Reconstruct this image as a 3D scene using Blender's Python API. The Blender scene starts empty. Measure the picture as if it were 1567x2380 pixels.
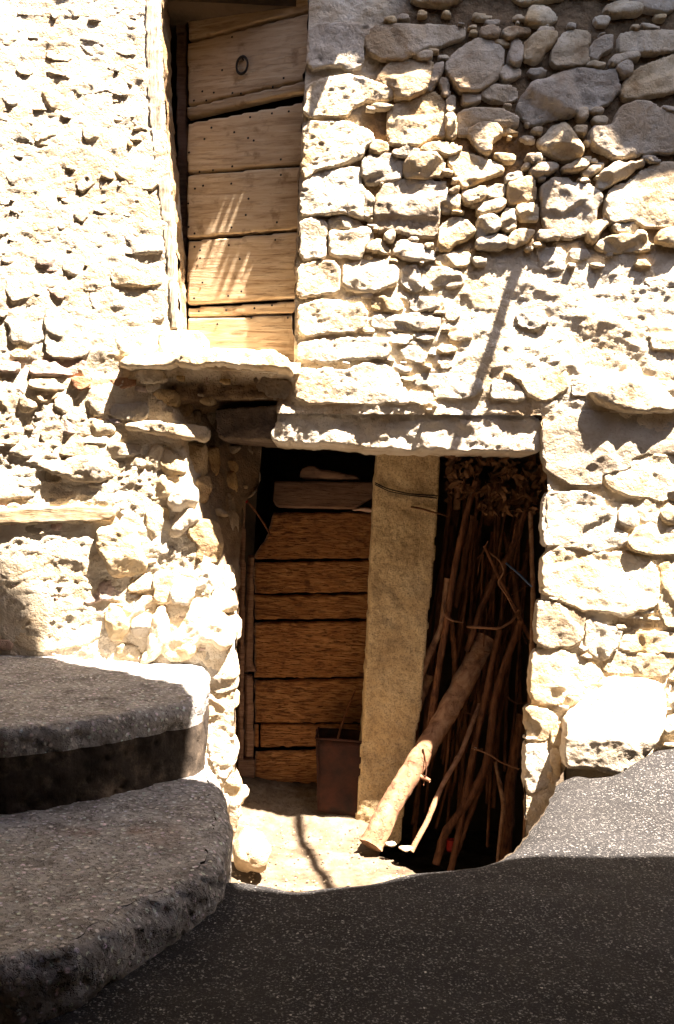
import bpy, math, random
import numpy as np
from mathutils import Vector, Matrix
random.seed(7); rng = np.random.RandomState(11)
sc = bpy.context.scene
COL = sc.collection

# ------------------------------------------------------------------ camera
EYE = 1.25                       # eye height above the road
CAM = np.array([0.0, -5.15, EYE])
FPX = 2315.0                     # focal length in units of the 1567 x 2380 picture
CU, CV = 783.5, 1190.0
ROLL = math.radians(2.75)
cam_d = bpy.data.cameras.new('camera'); cam = bpy.data.objects.new('camera', cam_d); COL.objects.link(cam)
cam_d.sensor_fit = 'VERTICAL'; cam_d.sensor_height = 36.0; cam_d.lens = 36.0*FPX/2380.0
cam_d.clip_start = 0.05; cam_d.clip_end = 300
RT = np.array([math.cos(ROLL), 0, math.sin(ROLL)]); UP = np.array([-math.sin(ROLL), 0, math.cos(ROLL)]); FW = np.array([0, 1.0, 0])
m = Matrix(((RT[0], UP[0], -FW[0], CAM[0]), (RT[1], UP[1], -FW[1], CAM[1]), (RT[2], UP[2], -FW[2], CAM[2]), (0, 0, 0, 1)))
cam.matrix_world = m
sc.camera = cam

# ------------------------------------------------------------------ light
SUN = np.array([0.35, -0.22, 1.0])          # towards the sun
w = bpy.data.worlds.new('World'); sc.world = w; w.use_nodes = True
nt = w.node_tree; bg = nt.nodes['Background']
sky = nt.nodes.new('ShaderNodeTexSky'); sky.sky_type = 'NISHITA'; sky.sun_disc = False
sky.sun_elevation = math.atan2(SUN[2], math.hypot(SUN[0], SUN[1])); sky.sun_rotation = math.atan2(SUN[0], SUN[1])
nt.links.new(sky.outputs[0], bg.inputs[0]); bg.inputs[1].default_value = 0.082
sl = bpy.data.lights.new('sun', 'SUN'); so = bpy.data.objects.new('sun', sl); COL.objects.link(so)
sl.energy = 5.0; sl.angle = math.radians(0.53); sl.color = (1.0, 0.94, 0.86)
so.rotation_euler = Vector(-SUN).to_track_quat('-Z', 'Y').to_euler(); so.location = (2, -2, 8)
sc.view_settings.view_transform = 'Standard'; sc.view_settings.look = 'None'
sc.view_settings.exposure = 3.2; sc.view_settings.gamma = 1.0; sc.view_settings.use_curve_mapping = False
sc.view_settings.use_white_balance = True; sc.view_settings.white_balance_temperature = 7400; sc.view_settings.white_balance_tint = 16

sc.cycles.max_bounces = 6; sc.cycles.diffuse_bounces = 4

# ------------------------------------------------------------------ geometry helpers
def ray(u, v):
    return FW + RT*((u-CU)/FPX) + UP*((CV-v)/FPX)
def P(u, v, y):                               # point of the picture at world depth y
    r = ray(u, v); return CAM + r*((y-CAM[1])/r[1])
def G(u, v, z):                               # point of the picture on a level plane
    r = ray(u, v); return CAM + r*((z-CAM[2])/r[2])
def px(p):                                    # world -> picture
    d = np.asarray(p) - CAM
    f = d @ FW
    return CU + FPX*(d @ RT)/f, CV - FPX*(d @ UP)/f

_perm = rng.permutation(256); _perm = np.concatenate([_perm, _perm, _perm])
_g3 = rng.normal(size=(256, 3)); _g3 /= np.linalg.norm(_g3, axis=1)[:, None]
def perlin(p):
    p = np.asarray(p, float); i = np.floor(p).astype(int); f = p - i
    s = f*f*f*(f*(f*6-15)+10); i &= 255
    out = 0
    for dx in (0, 1):
        wx = s[:, 0] if dx else 1-s[:, 0]
        for dy in (0, 1):
            wy = s[:, 1] if dy else 1-s[:, 1]
            for dz in (0, 1):
                wz = s[:, 2] if dz else 1-s[:, 2]
                h = _perm[_perm[_perm[(i[:, 0]+dx) & 255] + ((i[:, 1]+dy) & 255)] + ((i[:, 2]+dz) & 255)]
                g = _g3[h]
                out = out + wx*wy*wz*(g[:, 0]*(f[:, 0]-dx)+g[:, 1]*(f[:, 1]-dy)+g[:, 2]*(f[:, 2]-dz))
    return out*1.6
def fbm(p, scale, octs=4, gain=0.5, off=0.0):
    p = np.asarray(p)*scale + off; a = 1.0; s = 0
    for k in range(octs):
        s = s + a*perlin(p); p = p*2.03 + 17.3; a *= gain
    return s
def sstep(a, b, x):
    t = np.clip((x-a)/(b-a), 0, 1); return t*t*(3-2*t)

def chaikin(q, n=2):
    q = np.asarray(q, float)
    for _ in range(n):
        r = np.roll(q, -1, 0); q = np.stack([q*.84+r*.16, q*.16+r*.84], 1).reshape(-1, 2)
    return q
def resample(q, step, closed=True):
    q = np.asarray(q, float)
    if closed: q = np.vstack([q, q[:1]])
    d = np.linalg.norm(np.diff(q, axis=0), axis=1); s = np.concatenate([[0], np.cumsum(d)])
    n = max(8, int(s[-1]/step)); t = np.linspace(0, s[-1], n, endpoint=not closed)
    return np.stack([np.interp(t, s, q[:, k]) for k in range(q.shape[1])], 1)
def poly_sd(pts, q):
    """signed distance (positive inside) and nearest boundary point, 2D"""
    n = len(pts); best = np.full(n, 1e9); near = np.zeros((n, 2)); ins = np.zeros(n, bool)
    for k in range(len(q)):
        a = q[k]; b = q[(k+1) % len(q)]; ab = b-a; L = max(ab @ ab, 1e-12)
        t = np.clip(((pts-a) @ ab)/L, 0, 1); c = a + t[:, None]*ab
        d = ((pts-c)**2).sum(1); m_ = d < best; best[m_] = d[m_]; near[m_] = c[m_]
        if a[1] != b[1]:
            cr = ((a[1] > pts[:, 1]) != (b[1] > pts[:, 1])) & (pts[:, 0] < (b[0]-a[0])*(pts[:, 1]-a[1])/(b[1]-a[1]) + a[0])
            ins ^= cr
    d = np.sqrt(best); return np.where(ins, d, -d), near

def link(name, me, mat, parent=None, center=True, smooth=True):
    if mat is not None: me.materials.append(mat)
    o = bpy.data.objects.new(name, me); COL.objects.link(o)
    n = len(me.vertices)
    if center and n:
        co = np.empty(n*3, np.float32); me.vertices.foreach_get('co', co); co = co.reshape(-1, 3)
        c = (co.min(0)+co.max(0))/2; c[2] = co[:, 2].min()
        co -= c; me.vertices.foreach_set('co', co.ravel()); o.location = c.tolist()
    if smooth: me.polygons.foreach_set('use_smooth', np.ones(len(me.polygons), bool))
    me.update()
    if parent is not None:
        o.parent = parent; o.location = o.location - parent.location
    return o
def mk(name, V, F, mat, parent=None, center=True, smooth=True):
    me = bpy.data.meshes.new(name)
    F = list(F) if not isinstance(F, np.ndarray) else F
    if isinstance(F, np.ndarray):
        k = F.shape[1]; V = np.asarray(V, np.float32)
        me.vertices.add(len(V)); me.vertices.foreach_set('co', V.ravel())
        me.loops.add(F.size); me.loops.foreach_set('vertex_index', F.ravel().astype(np.int32))
        me.polygons.add(len(F)); me.polygons.foreach_set('loop_start', np.arange(0, F.size, k, dtype=np.int32))
        me.polygons.foreach_set('loop_total', np.full(len(F), k, np.int32))
        me.update(calc_edges=True); me.validate()
    else:
        me.from_pydata([tuple(map(float, v)) for v in V], [], F); me.update()
    return link(name, me, mat, parent, center, smooth)
def thing(name, label, cat, loc, group=None):
    o = bpy.data.objects.new(name, None); COL.objects.link(o); o.location = [float(c) for c in loc]
    o.empty_display_size = 0.1; return tag(o, label, cat, group)
def tag(o, label, cat, group=None):
    o['label'] = label; o['category'] = cat
    if group: o['group'] = group
    return o
def struct(o):
    o['kind'] = 'structure'; return o

class Plane:
    def __init__(s, O, N):
        s.O = np.array(O, float); s.N = np.array(N, float); s.N /= np.linalg.norm(s.N)
        if abs(s.N[2]) > .8: s.X = np.array([1.0, 0, 0])
        else: s.X = np.cross(-s.N, [0, 0, 1.0])*1.0
        s.X -= s.N*(s.X @ s.N); s.X /= np.linalg.norm(s.X)
        if s.X[0] < 0: s.X = -s.X
        s.Z = np.cross(s.X, s.N); 
        if s.Z @ np.array([0, 1e-3, 1.0]) < 0: s.Z = -s.Z
    def hit(s, u, v):
        r = ray(u, v); t = ((s.O-CAM) @ s.N)/(r @ s.N); return CAM + r*t
    def to2(s, p): d = np.asarray(p)-s.O; return np.stack([d @ s.X, d @ s.Z], -1)
    def pix(s, poly): return np.array([s.to2(s.hit(u, v)) for u, v in poly])
    def to3(s, q, h): return s.O + q[:, :1]*s.X + q[:, 1:2]*s.Z + np.asarray(h)[:, None]*s.N

def wallplane(y): return Plane([0, y, EYE], [0, -1, 0])

SEED = [0]
def relief(name, poly2, pl, mat, parent, depth=.03, back=.04, res=.009, r=.03, low=.006, pit=.5, facets=0,
           jag=.006, smooth_poly=2, tilt=(0, 0), lowscale=6.0, bulge=None, grow=0.0):
    """a piece of stone or wood: outline in plane coordinates, real thickness, uneven face"""
    SEED[0] += 1; sd = SEED[0]*13.71
    q = chaikin(poly2, smooth_poly) if smooth_poly else np.asarray(poly2, float)
    q = resample(q, max(res*1.2, .008))
    if grow:
        tg = np.roll(q, -1, 0)-np.roll(q, 1, 0); tg /= np.linalg.norm(tg, axis=1)[:, None]+1e-9; nn_ = np.c_[tg[:, 1], -tg[:, 0]]
        if np.sum(q[:, 0]*np.roll(q[:, 1], -1)-np.roll(q[:, 0], -1)*q[:, 1]) < 0: nn_ = -nn_
        q = q + nn_*grow
    if jag:
        p3 = np.c_[q, np.full(len(q), sd)]
        q = q + np.c_[fbm(p3, 14, 3, .6), fbm(p3+9.1, 14, 3, .6)]*jag
    lo = q.min(0)-res; hi = q.max(0)+res
    nx = int((hi[0]-lo[0])/res)+2; nz = int((hi[1]-lo[1])/res)+2
    gx, gz = np.meshgrid(np.linspace(lo[0], hi[0], nx), np.linspace(lo[1], hi[1], nz), indexing='ij')
    pts = np.c_[gx.ravel(), gz.ravel()]
    d, near = poly_sd(pts, q); ins = d > 0
    idx = np.arange(nx*nz).reshape(nx, nz)
    cells = np.stack([idx[:-1, :-1], idx[1:, :-1], idx[1:, 1:], idx[:-1, 1:]], -1).reshape(-1, 4)
    cells = cells[ins[cells].any(1)]
    if len(cells) == 0: return None
    p2 = np.where(ins[:, None], pts, near)
    rr = max(r, 1e-4); t = np.clip(d/rr, 0, 1); prof = np.sqrt(np.clip(1-(1-t)**2.6, 0, 1))
    c = p2.mean(0); q3 = np.c_[p2, np.full(len(p2), sd)]
    h = np.full(len(p2), depth)
    if facets:
        ext = max((hi-lo).max()*.5, .03)
        for k in range(facets):
            a = random.uniform(0, 6.283); g = random.uniform(.15, .7)
            h = np.minimum(h, depth*(1+random.uniform(.0, .25)) + g*(((p2-c) @ np.array([math.cos(a), math.sin(a)])) - ext*random.uniform(-.1, .35))*-1)
        h = np.maximum(h, depth*.25)
    h = h*prof + tilt[0]*(p2[:, 0]-c[0]) + tilt[1]*(p2[:, 1]-c[1])
    if bulge is not None: h = h + bulge(p2)
    if low: h = h + low*fbm(q3, lowscale, 5, .55)*np.clip(t*2, 0, 1)
    if pit:
        n = fbm(q3*np.array([.7, 1.25, 1]), 34, 3, .65, 4.0); h = h - pit*.0075*np.clip(n-.12, 0, 1) + pit*.002*n
        n = fbm(q3, 17, 2, .6, 40.0); h = h - pit*.008*np.clip(n-.5, 0, 1)
    h = np.where(ins, h, -back)
    used = np.unique(cells); rem = np.full(len(p2), -1); rem[used] = np.arange(len(used))
    V = pl.to3(p2[used], h[used])
    F = rem[cells]
    a, b, c_ = V[F[0][0]], V[F[0][1]], V[F[0][2]]
    if np.cross(b-a, c_-b) @ pl.N < 0: F = F[:, ::-1]
    return mk(name, V, F, mat, parent)

def tube(name, pts, rad, mat, parent=None, sides=9, noise=.12, cap=True, step=.03, knots=0):
    SEED[0] += 1
    pts = np.array(pts, float); d = np.linalg.norm(np.diff(pts, axis=0), axis=1); s = np.concatenate([[0], np.cumsum(d)])
    n = max(3, int(s[-1]/step)); t = np.linspace(0, s[-1], n)
    # smooth through the points (interpolate then average)
    c = np.stack([np.interp(t, s, pts[:, k]) for k in range(3)], 1)
    for _ in range(3):
        c2 = c.copy(); c2[1:-1] = (c[:-2]+2*c[1:-1]+c[2:])/4; c = c2
    rad = np.interp(t, np.linspace(0, s[-1], len(np.atleast_1d(rad))), np.atleast_1d(rad)) if np.ndim(rad) else np.full(n, rad)
    tn = np.gradient(c, axis=0); tn /= np.linalg.norm(tn, axis=1)[:, None]
    ref = np.array([0.31, .9, .05]); a = np.cross(tn, ref); a /= np.linalg.norm(a, axis=1)[:, None]; b = np.cross(tn, a)
    ang = np.linspace(0, 2*math.pi, sides, endpoint=False)
    nz = fbm(np.c_[np.repeat(t, sides), np.tile(np.cos(ang), n)*.12, np.tile(np.sin(ang), n)*.12]+SEED[0]*3.3, 12, 3).reshape(n, sides)
    R = rad[:, None]*(1+noise*nz)
    for k in range(knots):
        i = random.random()*s[-1]; R = R*(1+.22*np.exp(-((t-i)/.012)**2))[:, None]
    V = (c[:, None] + a[:, None]*(np.cos(ang)[None, :, None]*R[..., None]) + b[:, None]*(np.sin(ang)[None, :, None]*R[..., None])).reshape(-1, 3)
    F = []
    for i in range(n-1):
        for k in range(sides):
            F.append((i*sides+k, i*sides+(k+1) % sides, (i+1)*sides+(k+1) % sides, (i+1)*sides+k))
    if cap: F.append(tuple(range(sides))); F.append(tuple(range((n-1)*sides, n*sides))[::-1])
    return mk(name, V, F, mat, parent)

def boxm(name, lo, hi, mat, parent=None, smooth=False):
    x0, y0, z0 = lo; x1, y1, z1 = hi
    V = [(x0, y0, z0), (x1, y0, z0), (x1, y1, z0), (x0, y1, z0), (x0, y0, z1), (x1, y0, z1), (x1, y1, z1), (x0, y1, z1)]
    F = [(0, 3, 2, 1), (4, 5, 6, 7), (0, 1, 5, 4), (1, 2, 6, 5), (2, 3, 7, 6), (3, 0, 4, 7)]
    return mk(name, V, F, mat, parent, smooth=smooth)

# ------------------------------------------------------------------ materials
class M:
    def __init__(s, name, rough=.9):
        s.m = bpy.data.materials.new(name); s.m.use_nodes = True; s.t = s.m.node_tree; s.b = s.t.nodes['Principled BSDF']
        s.b.inputs['Roughness'].default_value = rough; s.b.inputs['Specular IOR Level'].default_value = .25
        tc = s.n('ShaderNodeTexCoord'); oi = s.n('ShaderNodeObjectInfo')
        v = s.n('ShaderNodeVectorMath', operation='MULTIPLY_ADD'); s.l(oi.outputs['Random'], v.inputs[0]); v.inputs[1].default_value = (37, 53, 71)
        s.l(tc.outputs['Object'], v.inputs[2]); s.co = v.outputs[0]; s.rand = oi.outputs['Random']; s.h = None
    def n(s, t, **k):
        x = s.t.nodes.new(t)
        for a, b in k.items(): setattr(x, a, b)
        return x
    def l(s, a, b): s.t.links.new(a, b)
    def map(s, sc): 
        x = s.n('ShaderNodeMapping'); x.inputs['Scale'].default_value = sc; s.l(s.co, x.inputs[0]); return x.outputs[0]
    def noise(s, scale, det=5, rough=.6, vec=None, dist=0):
        x = s.n('ShaderNodeTexNoise'); x.inputs['Scale'].default_value = scale; x.inputs['Detail'].default_value = det
        x.inputs['Roughness'].default_value = rough; x.inputs['Distortion'].default_value = dist
        s.l(vec if vec is not None else s.co, x.inputs['Vector']); return x.outputs['Fac']
    def voro(s, scale, feat='F1', vec=None, out='Distance', rnd=1):
        x = s.n('ShaderNodeTexVoronoi', feature=feat); x.inputs['Scale'].default_value = scale; x.inputs['Randomness'].default_value = rnd
        s.l(vec if vec is not None else s.co, x.inputs['Vector']); return x.outputs[out]
    def ramp(s, fac, stops, interp='LINEAR'):
        x = s.n('ShaderNodeValToRGB'); x.color_ramp.interpolation = interp; e = x.color_ramp.elements
        while len(e) < len(stops): e.new(0.5)
        for k, (p, c) in enumerate(stops):
            e[k].position = p; e[k].color = (*c, 1) if isinstance(c, tuple) else (c, c, c, 1)
        s.l(fac, x.inputs[0]); return x.outputs[0]
    def mix(s, fac, a, b, mode='MIX'):
        x = s.n('ShaderNodeMix', data_type='RGBA', blend_type=mode)
        for sock, val in ((x.inputs[0], fac), (x.inputs[6], a), (x.inputs[7], b)):
            if isinstance(val, (int, float)): sock.default_value = val
            elif isinstance(val, tuple): sock.default_value = (*val, 1)
            else: s.l(val, sock)
        return x.outputs[2]
    def math(s, op, a, b=0.0, c=None):
        x = s.n('ShaderNodeMath', operation=op)
        for k, val in enumerate((a, b) if c is None else (a, b, c)):
            if isinstance(val, (int, float)): x.inputs[k].default_value = val
            else: s.l(val, x.inputs[k])
        return x.outputs[0]
    def color(s, c):
        if isinstance(c, tuple): s.b.inputs['Base Color'].default_value = (*c, 1)
        else: s.l(c, s.b.inputs['Base Color'])
        return s
    def bump(s, h, dist, strength=1.0):
        x = s.n('ShaderNodeBump'); x.inputs['Distance'].default_value = dist; x.inputs['Strength'].default_value = strength
        s.l(h, x.inputs['Height'])
        if s.h is not None: s.l(s.h, x.inputs['Normal'])
        s.h = x.outputs[0]; s.l(s.h, s.b.inputs['Normal']); return s
    def attr(s, name):
        x = s.n('ShaderNodeAttribute', attribute_name=name); return x.outputs['Fac']

def stone_mat(name, light, mid, dark, patch=.5, bumpd=.010):
    t = M(name)
    c = t.ramp(t.noise(4.5, 6, .62), [(.32, dark), (.47, mid), (.62, light)])
    c = t.mix(t.ramp(t.noise(17, 5, .7), [(.5, 0.0), (.66, 1.0)]), c, mid)
    c = t.mix(t.math('MULTIPLY', t.ramp(t.noise(2.2, 4, .6), [(.52, 0.0), (.62, 1.0)]), patch), c, (.50, .33, .17))
    c = t.mix(t.ramp(t.noise(60, 3, .7), [(.60, 0.0), (.70, .55)]), c, dark)
    hv = t.n('ShaderNodeHueSaturation'); t.l(c, hv.inputs['Color'])
    t.l(t.math('MULTIPLY_ADD', t.rand, .34, .80), hv.inputs['Value']); t.l(t.math('MULTIPLY_ADD', t.rand, .5, .75), hv.inputs['Saturation'])
    t.color(hv.outputs[0])
    t.bump(t.noise(24, 8, .68), bumpd)
    t.bump(t.ramp(t.noise(70, 3, .6), [(.38, 0.0), (.5, 1.0)]), .0022)
    return t.m
MAT_STONE = stone_mat('limestone', (.66, .57, .44), (.55, .44, .30), (.36, .25, .15), .45)
MAT_LIME = stone_mat('limewashed_stone', (.78, .70, .57), (.72, .61, .46), (.54, .40, .24), .30, .007)
MAT_BROWN = stone_mat('brown_fieldstone', (.68, .58, .45), (.55, .44, .31), (.30, .20, .12), .5, .018)
MAT_BRICK = stone_mat('brick', (.48, .31, .22), (.42, .25, .17), (.28, .16, .11), .1, .006)
MAT_PINK = stone_mat('pink_stone', (.60, .47, .40), (.54, .40, .33), (.40, .28, .22), .2, .007)

def mortar_mat():
    t = M('mortar')
    c = t.ramp(t.noise(5, 7, .65), [(.28, (.52, .37, .22)), (.42, (.70, .58, .42)), (.58, (.78, .69, .55))])
    c = t.mix(t.ramp(t.noise(1.7, 5, .65), [(.54, 0.0), (.64, .45)]), c, (.50, .36, .20))
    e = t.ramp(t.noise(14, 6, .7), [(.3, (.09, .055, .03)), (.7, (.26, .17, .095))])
    c = t.mix(t.attr('earth_shade'), c, e)
    t.color(c)
    t.bump(t.noise(20, 9, .7), .006)
    t.bump(t.ramp(t.noise(75, 3, .6), [(.38, 0.0), (.52, 1.0)]), .003)
    return t.m
MAT_MORTAR = mortar_mat()
MAT_LINTEL_SHADE = stone_mat('shade_dark_lintel_stone', (.20, .14, .09), (.13, .085, .055), (.05, .03, .02), .2, .012)  # near-black tone carries the shade on the lintel's left end
MAT_JSTONE = stone_mat('shade_brown_stone', (.50, .39, .26), (.38, .28, .17), (.20, .13, .08), .3, .014)  # brown stone, darkened to carry the shade in the jamb
MAT_JAMB = stone_mat('shade_brown_masonry', (.34, .27, .19), (.25, .18, .12), (.12, .08, .05), .2, .012)  # earthy brown masonry, also darkened for the shade inside the openings

def wood_mat(name, light, mid, dark, sc=(2, 2, 40), rough=.85, bumpd=.004, gouge=.5, spots=True):
    t = M(name, rough)
    v = t.map(sc)
    g = t.noise(2.2, 8, .62, v, .8)
    c = t.ramp(g, [(.30, dark), (.45, mid), (.62, light)])
    c = t.mix(t.ramp(t.noise(2.6, 4, .6), [(.42, 0.0), (.62, .6)]), c, mid)
    v2 = t.map((sc[0]*2.5, sc[1]*2.5, sc[2]*2.5))
    c2 = t.ramp(t.noise(2.0, 4, .7, v2), [(.54, 0.0), (.66, 1.0)])
    c = t.mix(t.math('MULTIPLY', c2, gouge), c, dark)
    if spots: c = t.mix(t.ramp(t.noise(9, 4, .6), [(.60, 0.0), (.70, .7)]), c, dark)
    hv = t.n('ShaderNodeHueSaturation'); t.l(c, hv.inputs['Color']); t.l(t.math('MULTIPLY_ADD', t.rand, .35, .80), hv.inputs['Value']); c = hv.outputs[0]
    t.color(c)
    t.bump(g, bumpd); t.bump(c2, bumpd*.6)
    return t.m
MAT_DOOR = wood_mat('weathered_oak', (.56, .44, .30), (.44, .32, .20), (.20, .12, .06), (1.6, 2, 17), gouge=.35)
MAT_CELLAR = wood_mat('flaking_brown_paint_on_boards', (.56, .28, .11), (.33, .14, .05), (.10, .04, .018), (4, 2, 34), gouge=.75, bumpd=.009)
MAT_POST = wood_mat('whitewashed_wood', (.66, .60, .50), (.54, .46, .35), (.32, .22, .13), (22, 22, 2), gouge=.35)
MAT_BARE = wood_mat('grey_plank', (.30, .19, .13), (.22, .13, .09), (.10, .055, .04), (3, 3, 25), gouge=.3)
MAT_BARK = wood_mat('bark', (.22, .095, .045), (.12, .048, .022), (.04, .016, .009), (14, 14, 3), gouge=.5, bumpd=.006)
MAT_LOG = wood_mat('peeled_log', (.40, .24, .14), (.27, .14, .08), (.10, .05, .03), (6, 6, 6), gouge=.3, bumpd=.006)
MAT_BEAM = wood_mat('old_beam', (.60, .50, .36), (.48, .36, .22), (.22, .14, .07), (2.5, 8, 22), gouge=.4)

def pillar_mat():
    t = M('tufa_pillar')
    c = t.ramp(t.noise(7, 8, .72), [(.28, (.32, .22, .11)), (.48, (.53, .39, .22)), (.66, (.66, .52, .31))])
    c = t.mix(t.ramp(t.noise(95, 3, .7), [(.50, 0.0), (.62, .65)]), c, (.20, .14, .08))
    t.color(c); t.bump(t.noise(30, 8, .7), .010); t.bump(t.noise(110, 3, .7), .003)
    return t.m
MAT_PILLAR = pillar_mat()

def concrete_mat():
    t = M('pebbly_concrete')
    c = t.ramp(t.noise(9, 8, .7), [(.30, (.13, .12, .11)), (.46, (.27, .262, .252)), (.62, (.39, .385, .375))])
    cell = t.voro(48, out='Color'); dist = t.voro(48)
    k = t.math('MULTIPLY', t.ramp(dist, [(.30, 1.0), (.42, 0.0)]), t.ramp(t.noise(60, 2, .5), [(.44, 0.0), (.50, 1.0)]))
    hv = t.n('ShaderNodeHueSaturation'); hv.inputs['Saturation'].default_value = .18; hv.inputs['Value'].default_value = .75; t.l(cell, hv.inputs['Color'])
    c = t.mix(k, c, hv.outputs[0])
    c = t.mix(t.ramp(t.noise(2.6, 5, .65), [(.56, 0.0), (.72, .45)]), c, (.14, .13, .12))
    c = t.mix(t.ramp(t.noise(1.6, 3, .6), [(.62, 0.0), (.68, .35)]), c, (.26, .15, .10))
    t.color(c); t.bump(t.noise(16, 8, .7), .012); t.bump(dist, -.004, .6); t.bump(t.ramp(t.noise(45, 4, .7), [(.36, 0.0), (.48, 1.0)]), .006)
    return t.m
MAT_CONC = concrete_mat()
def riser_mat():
    t = M('dark_cement_face')  # face darker than the tread
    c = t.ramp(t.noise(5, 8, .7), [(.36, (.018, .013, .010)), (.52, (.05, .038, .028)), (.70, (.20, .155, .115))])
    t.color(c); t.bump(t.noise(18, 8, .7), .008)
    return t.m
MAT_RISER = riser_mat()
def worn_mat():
    t = M('worn_dark_concrete')  # step side darker than the tread concrete
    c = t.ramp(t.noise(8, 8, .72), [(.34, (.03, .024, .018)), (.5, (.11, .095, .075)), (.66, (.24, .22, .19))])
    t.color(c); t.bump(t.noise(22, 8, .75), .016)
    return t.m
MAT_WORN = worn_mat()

def road_mat():
    t = M('road_surface', .85)
    base = t.ramp(t.noise(3, 8, .7), [(.3, (.007, .007, .008)), (.7, (.022, .022, .024))])
    dn = t.n('ShaderNodeTexNoise'); dn.inputs['Scale'].default_value = 140; t.l(t.co, dn.inputs['Vector'])
    dv_ = t.n('ShaderNodeVectorMath', operation='MULTIPLY_ADD'); t.l(dn.outputs['Color'], dv_.inputs[0]); dv_.inputs[1].default_value = (.012, .012, .012); t.l(t.co, dv_.inputs[2])
    def chips(scale, lo, hi, keep, val):
        d = t.voro(scale, vec=dv_.outputs[0]); col = t.voro(scale, out='Color', vec=dv_.outputs[0])
        sep = t.n('ShaderNodeSeparateColor'); t.l(col, sep.inputs[0])
        pick = t.ramp(sep.outputs[0], [(keep, 0.0), (keep+.02, 1.0)])
        return t.math('MULTIPLY', t.ramp(d, [(lo, 1.0), (hi, 0.0)]), pick), sep.outputs[1]
    k1, v1 = chips(95, .26, .36, .50, 1); k3, v3 = chips(52, .13, .20, .80, 1)
    g1 = t.ramp(t.noise(150, 2, .6), [(.56, 0.0), (.62, 1.0)]); g2_ = t.ramp(t.noise(75, 3, .75), [(.60, 0.0), (.65, 1.0)])
    c = t.mix(t.math('MULTIPLY', g1, t.ramp(t.noise(7, 3, .6), [(.35, .2), (.6, 1.0)])), base, (.075, .074, .073))
    c = t.mix(k1, c, t.ramp(v1, [(0, (.02, .02, .02)), (1, (.26, .255, .25))]))
    c = t.mix(g2_, c, (.24, .23, .22))
    c = t.mix(k3, c, t.ramp(v3, [(0, (.25, .24, .23)), (1, (.62, .60, .56))]))
    c = t.mix(t.ramp(t.noise(2.3, 5, .65), [(.5, 0.0), (.7, .55)]), c, (.018, .017, .017))
    t.color(c); t.bump(t.noise(70, 6, .75), .007); t.bump(k1, .002)
    return t.m
MAT_ROAD = road_mat()

def earth_mat():
    t = M('sandy_floor')
    c = t.ramp(t.noise(6, 8, .7), [(.34, (.06, .04, .025)), (.48, (.12, .09, .06)), (.66, (.19, .155, .115))])
    c = t.mix(t.ramp(t.noise(30, 4, .7), [(.56, 0.0), (.66, .8)]), c, (.07, .045, .03))
    t.color(c); t.bump(t.noise(14, 8, .7), .012); t.bump(t.noise(70, 4, .7), .003)
    return t.m
MAT_EARTH = earth_mat()
def plain(name, c, rough=.85, metal=0.0, bump=.002, scale=40, c2=None):
    t = M(name, rough); t.b.inputs['Metallic'].default_value = metal
    c2 = c2 or tuple(x*.6 for x in c)
    t.color(t.ramp(t.noise(scale*.25, 6, .7), [(.35, c2), (.6, c)])); t.bump(t.noise(scale, 5, .7), bump); return t.m
MAT_RUST = plain('rusty_tin', (.055, .019, .012), .85, .1, .004, 30, (.018, .010, .008))
MAT_IRON = plain('black_iron', (.035, .028, .024), .6, .5, .001)
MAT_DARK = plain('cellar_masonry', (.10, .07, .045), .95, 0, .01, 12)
MAT_TWINE = plain('twine', (.26, .13, .07), .9)
MAT_BLUE = plain('blue_cord', (.10, .16, .30), .8)
MAT_RED = plain('red_plastic', (.36, .02, .015), .5, 0, .0004, 40, (.24, .015, .012))
MAT_CABLE = plain('cable_sheath', (.03, .03, .03), .5)
MAT_LEAF = plain('dry_leaf', (.22, .11, .05), .8, 0, .003, 30, (.08, .035, .016))
MAT_YLEAF = plain('yellow_leaf', (.62, .52, .08), .7)
MAT_STUCCO = plain('ochre_stucco', (.13, .09, .055), .9, 0, .006, 18, (.08, .055, .035))
MAT_TILE = plain('roof_tile', (.42, .20, .11), .85, 0, .004, 18, (.28, .14, .08))
MAT_WEB = plain('cobweb', (.75, .72, .66), .9)

# ------------------------------------------------------------------ openings (outlines on the wall's face)
UPO = [(368, -500), (376, 60), (386, 300), (402, 450), (412, 600), (416, 790), (470, 800), (470, 845), (683, 850), (686, 700), (692, 500), (705, 250), (717, 60), (735, -500)]
LOO = [(592, 930), (600, 960), (1262, 965), (1272, 1060), (1275, 1200), (1258, 1390), (1240, 1600), (1224, 1700), (1220, 2500), (540, 2500), (546, 1800), (542, 1500), (544, 1300), (552, 1165), (580, 1125)]
W0 = wallplane(0.0)
up2 = resample(W0.pix(UPO), .01); lo2 = resample(W0.pix(LOO), .01)

def jamb(x, z):
    """how far the broken corner left of the cellar door turns back into the opening"""
    u, v = px(np.c_[x, np.zeros_like(x), z])
    ue = np.interp(v, [930, 1060, 1200, 1300, 1450, 1560, 1800], [395, 432, 462, 478, 505, 543, 552])
    low = sstep(925, 950, v)
    k = np.clip(u-ue, 0, 150)*.0042
    return np.where(u < 640, k, 0)*low
def earth_shade_mask(x, z):
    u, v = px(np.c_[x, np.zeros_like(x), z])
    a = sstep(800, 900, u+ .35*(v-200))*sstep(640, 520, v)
    b = sstep(860, 900, v)*sstep(960, 930, v)*sstep(360, 400, u)*sstep(700, 660, u)  # strip under the sill: its shade put into the mortar colour
    c = sstep(425, 480, u+.0*v)*sstep(660, 620, u)*sstep(925, 945, v)*sstep(1330, 1230, v)*.9 + sstep(490, 520, u)*sstep(640, 600, u)*sstep(1200, 1300, v)*sstep(1500, 1400, v)*.8  # left jamb: shade put into the mortar colour, fading out lower down
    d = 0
    return np.clip(a+b+c+d, 0, 1)

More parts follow.
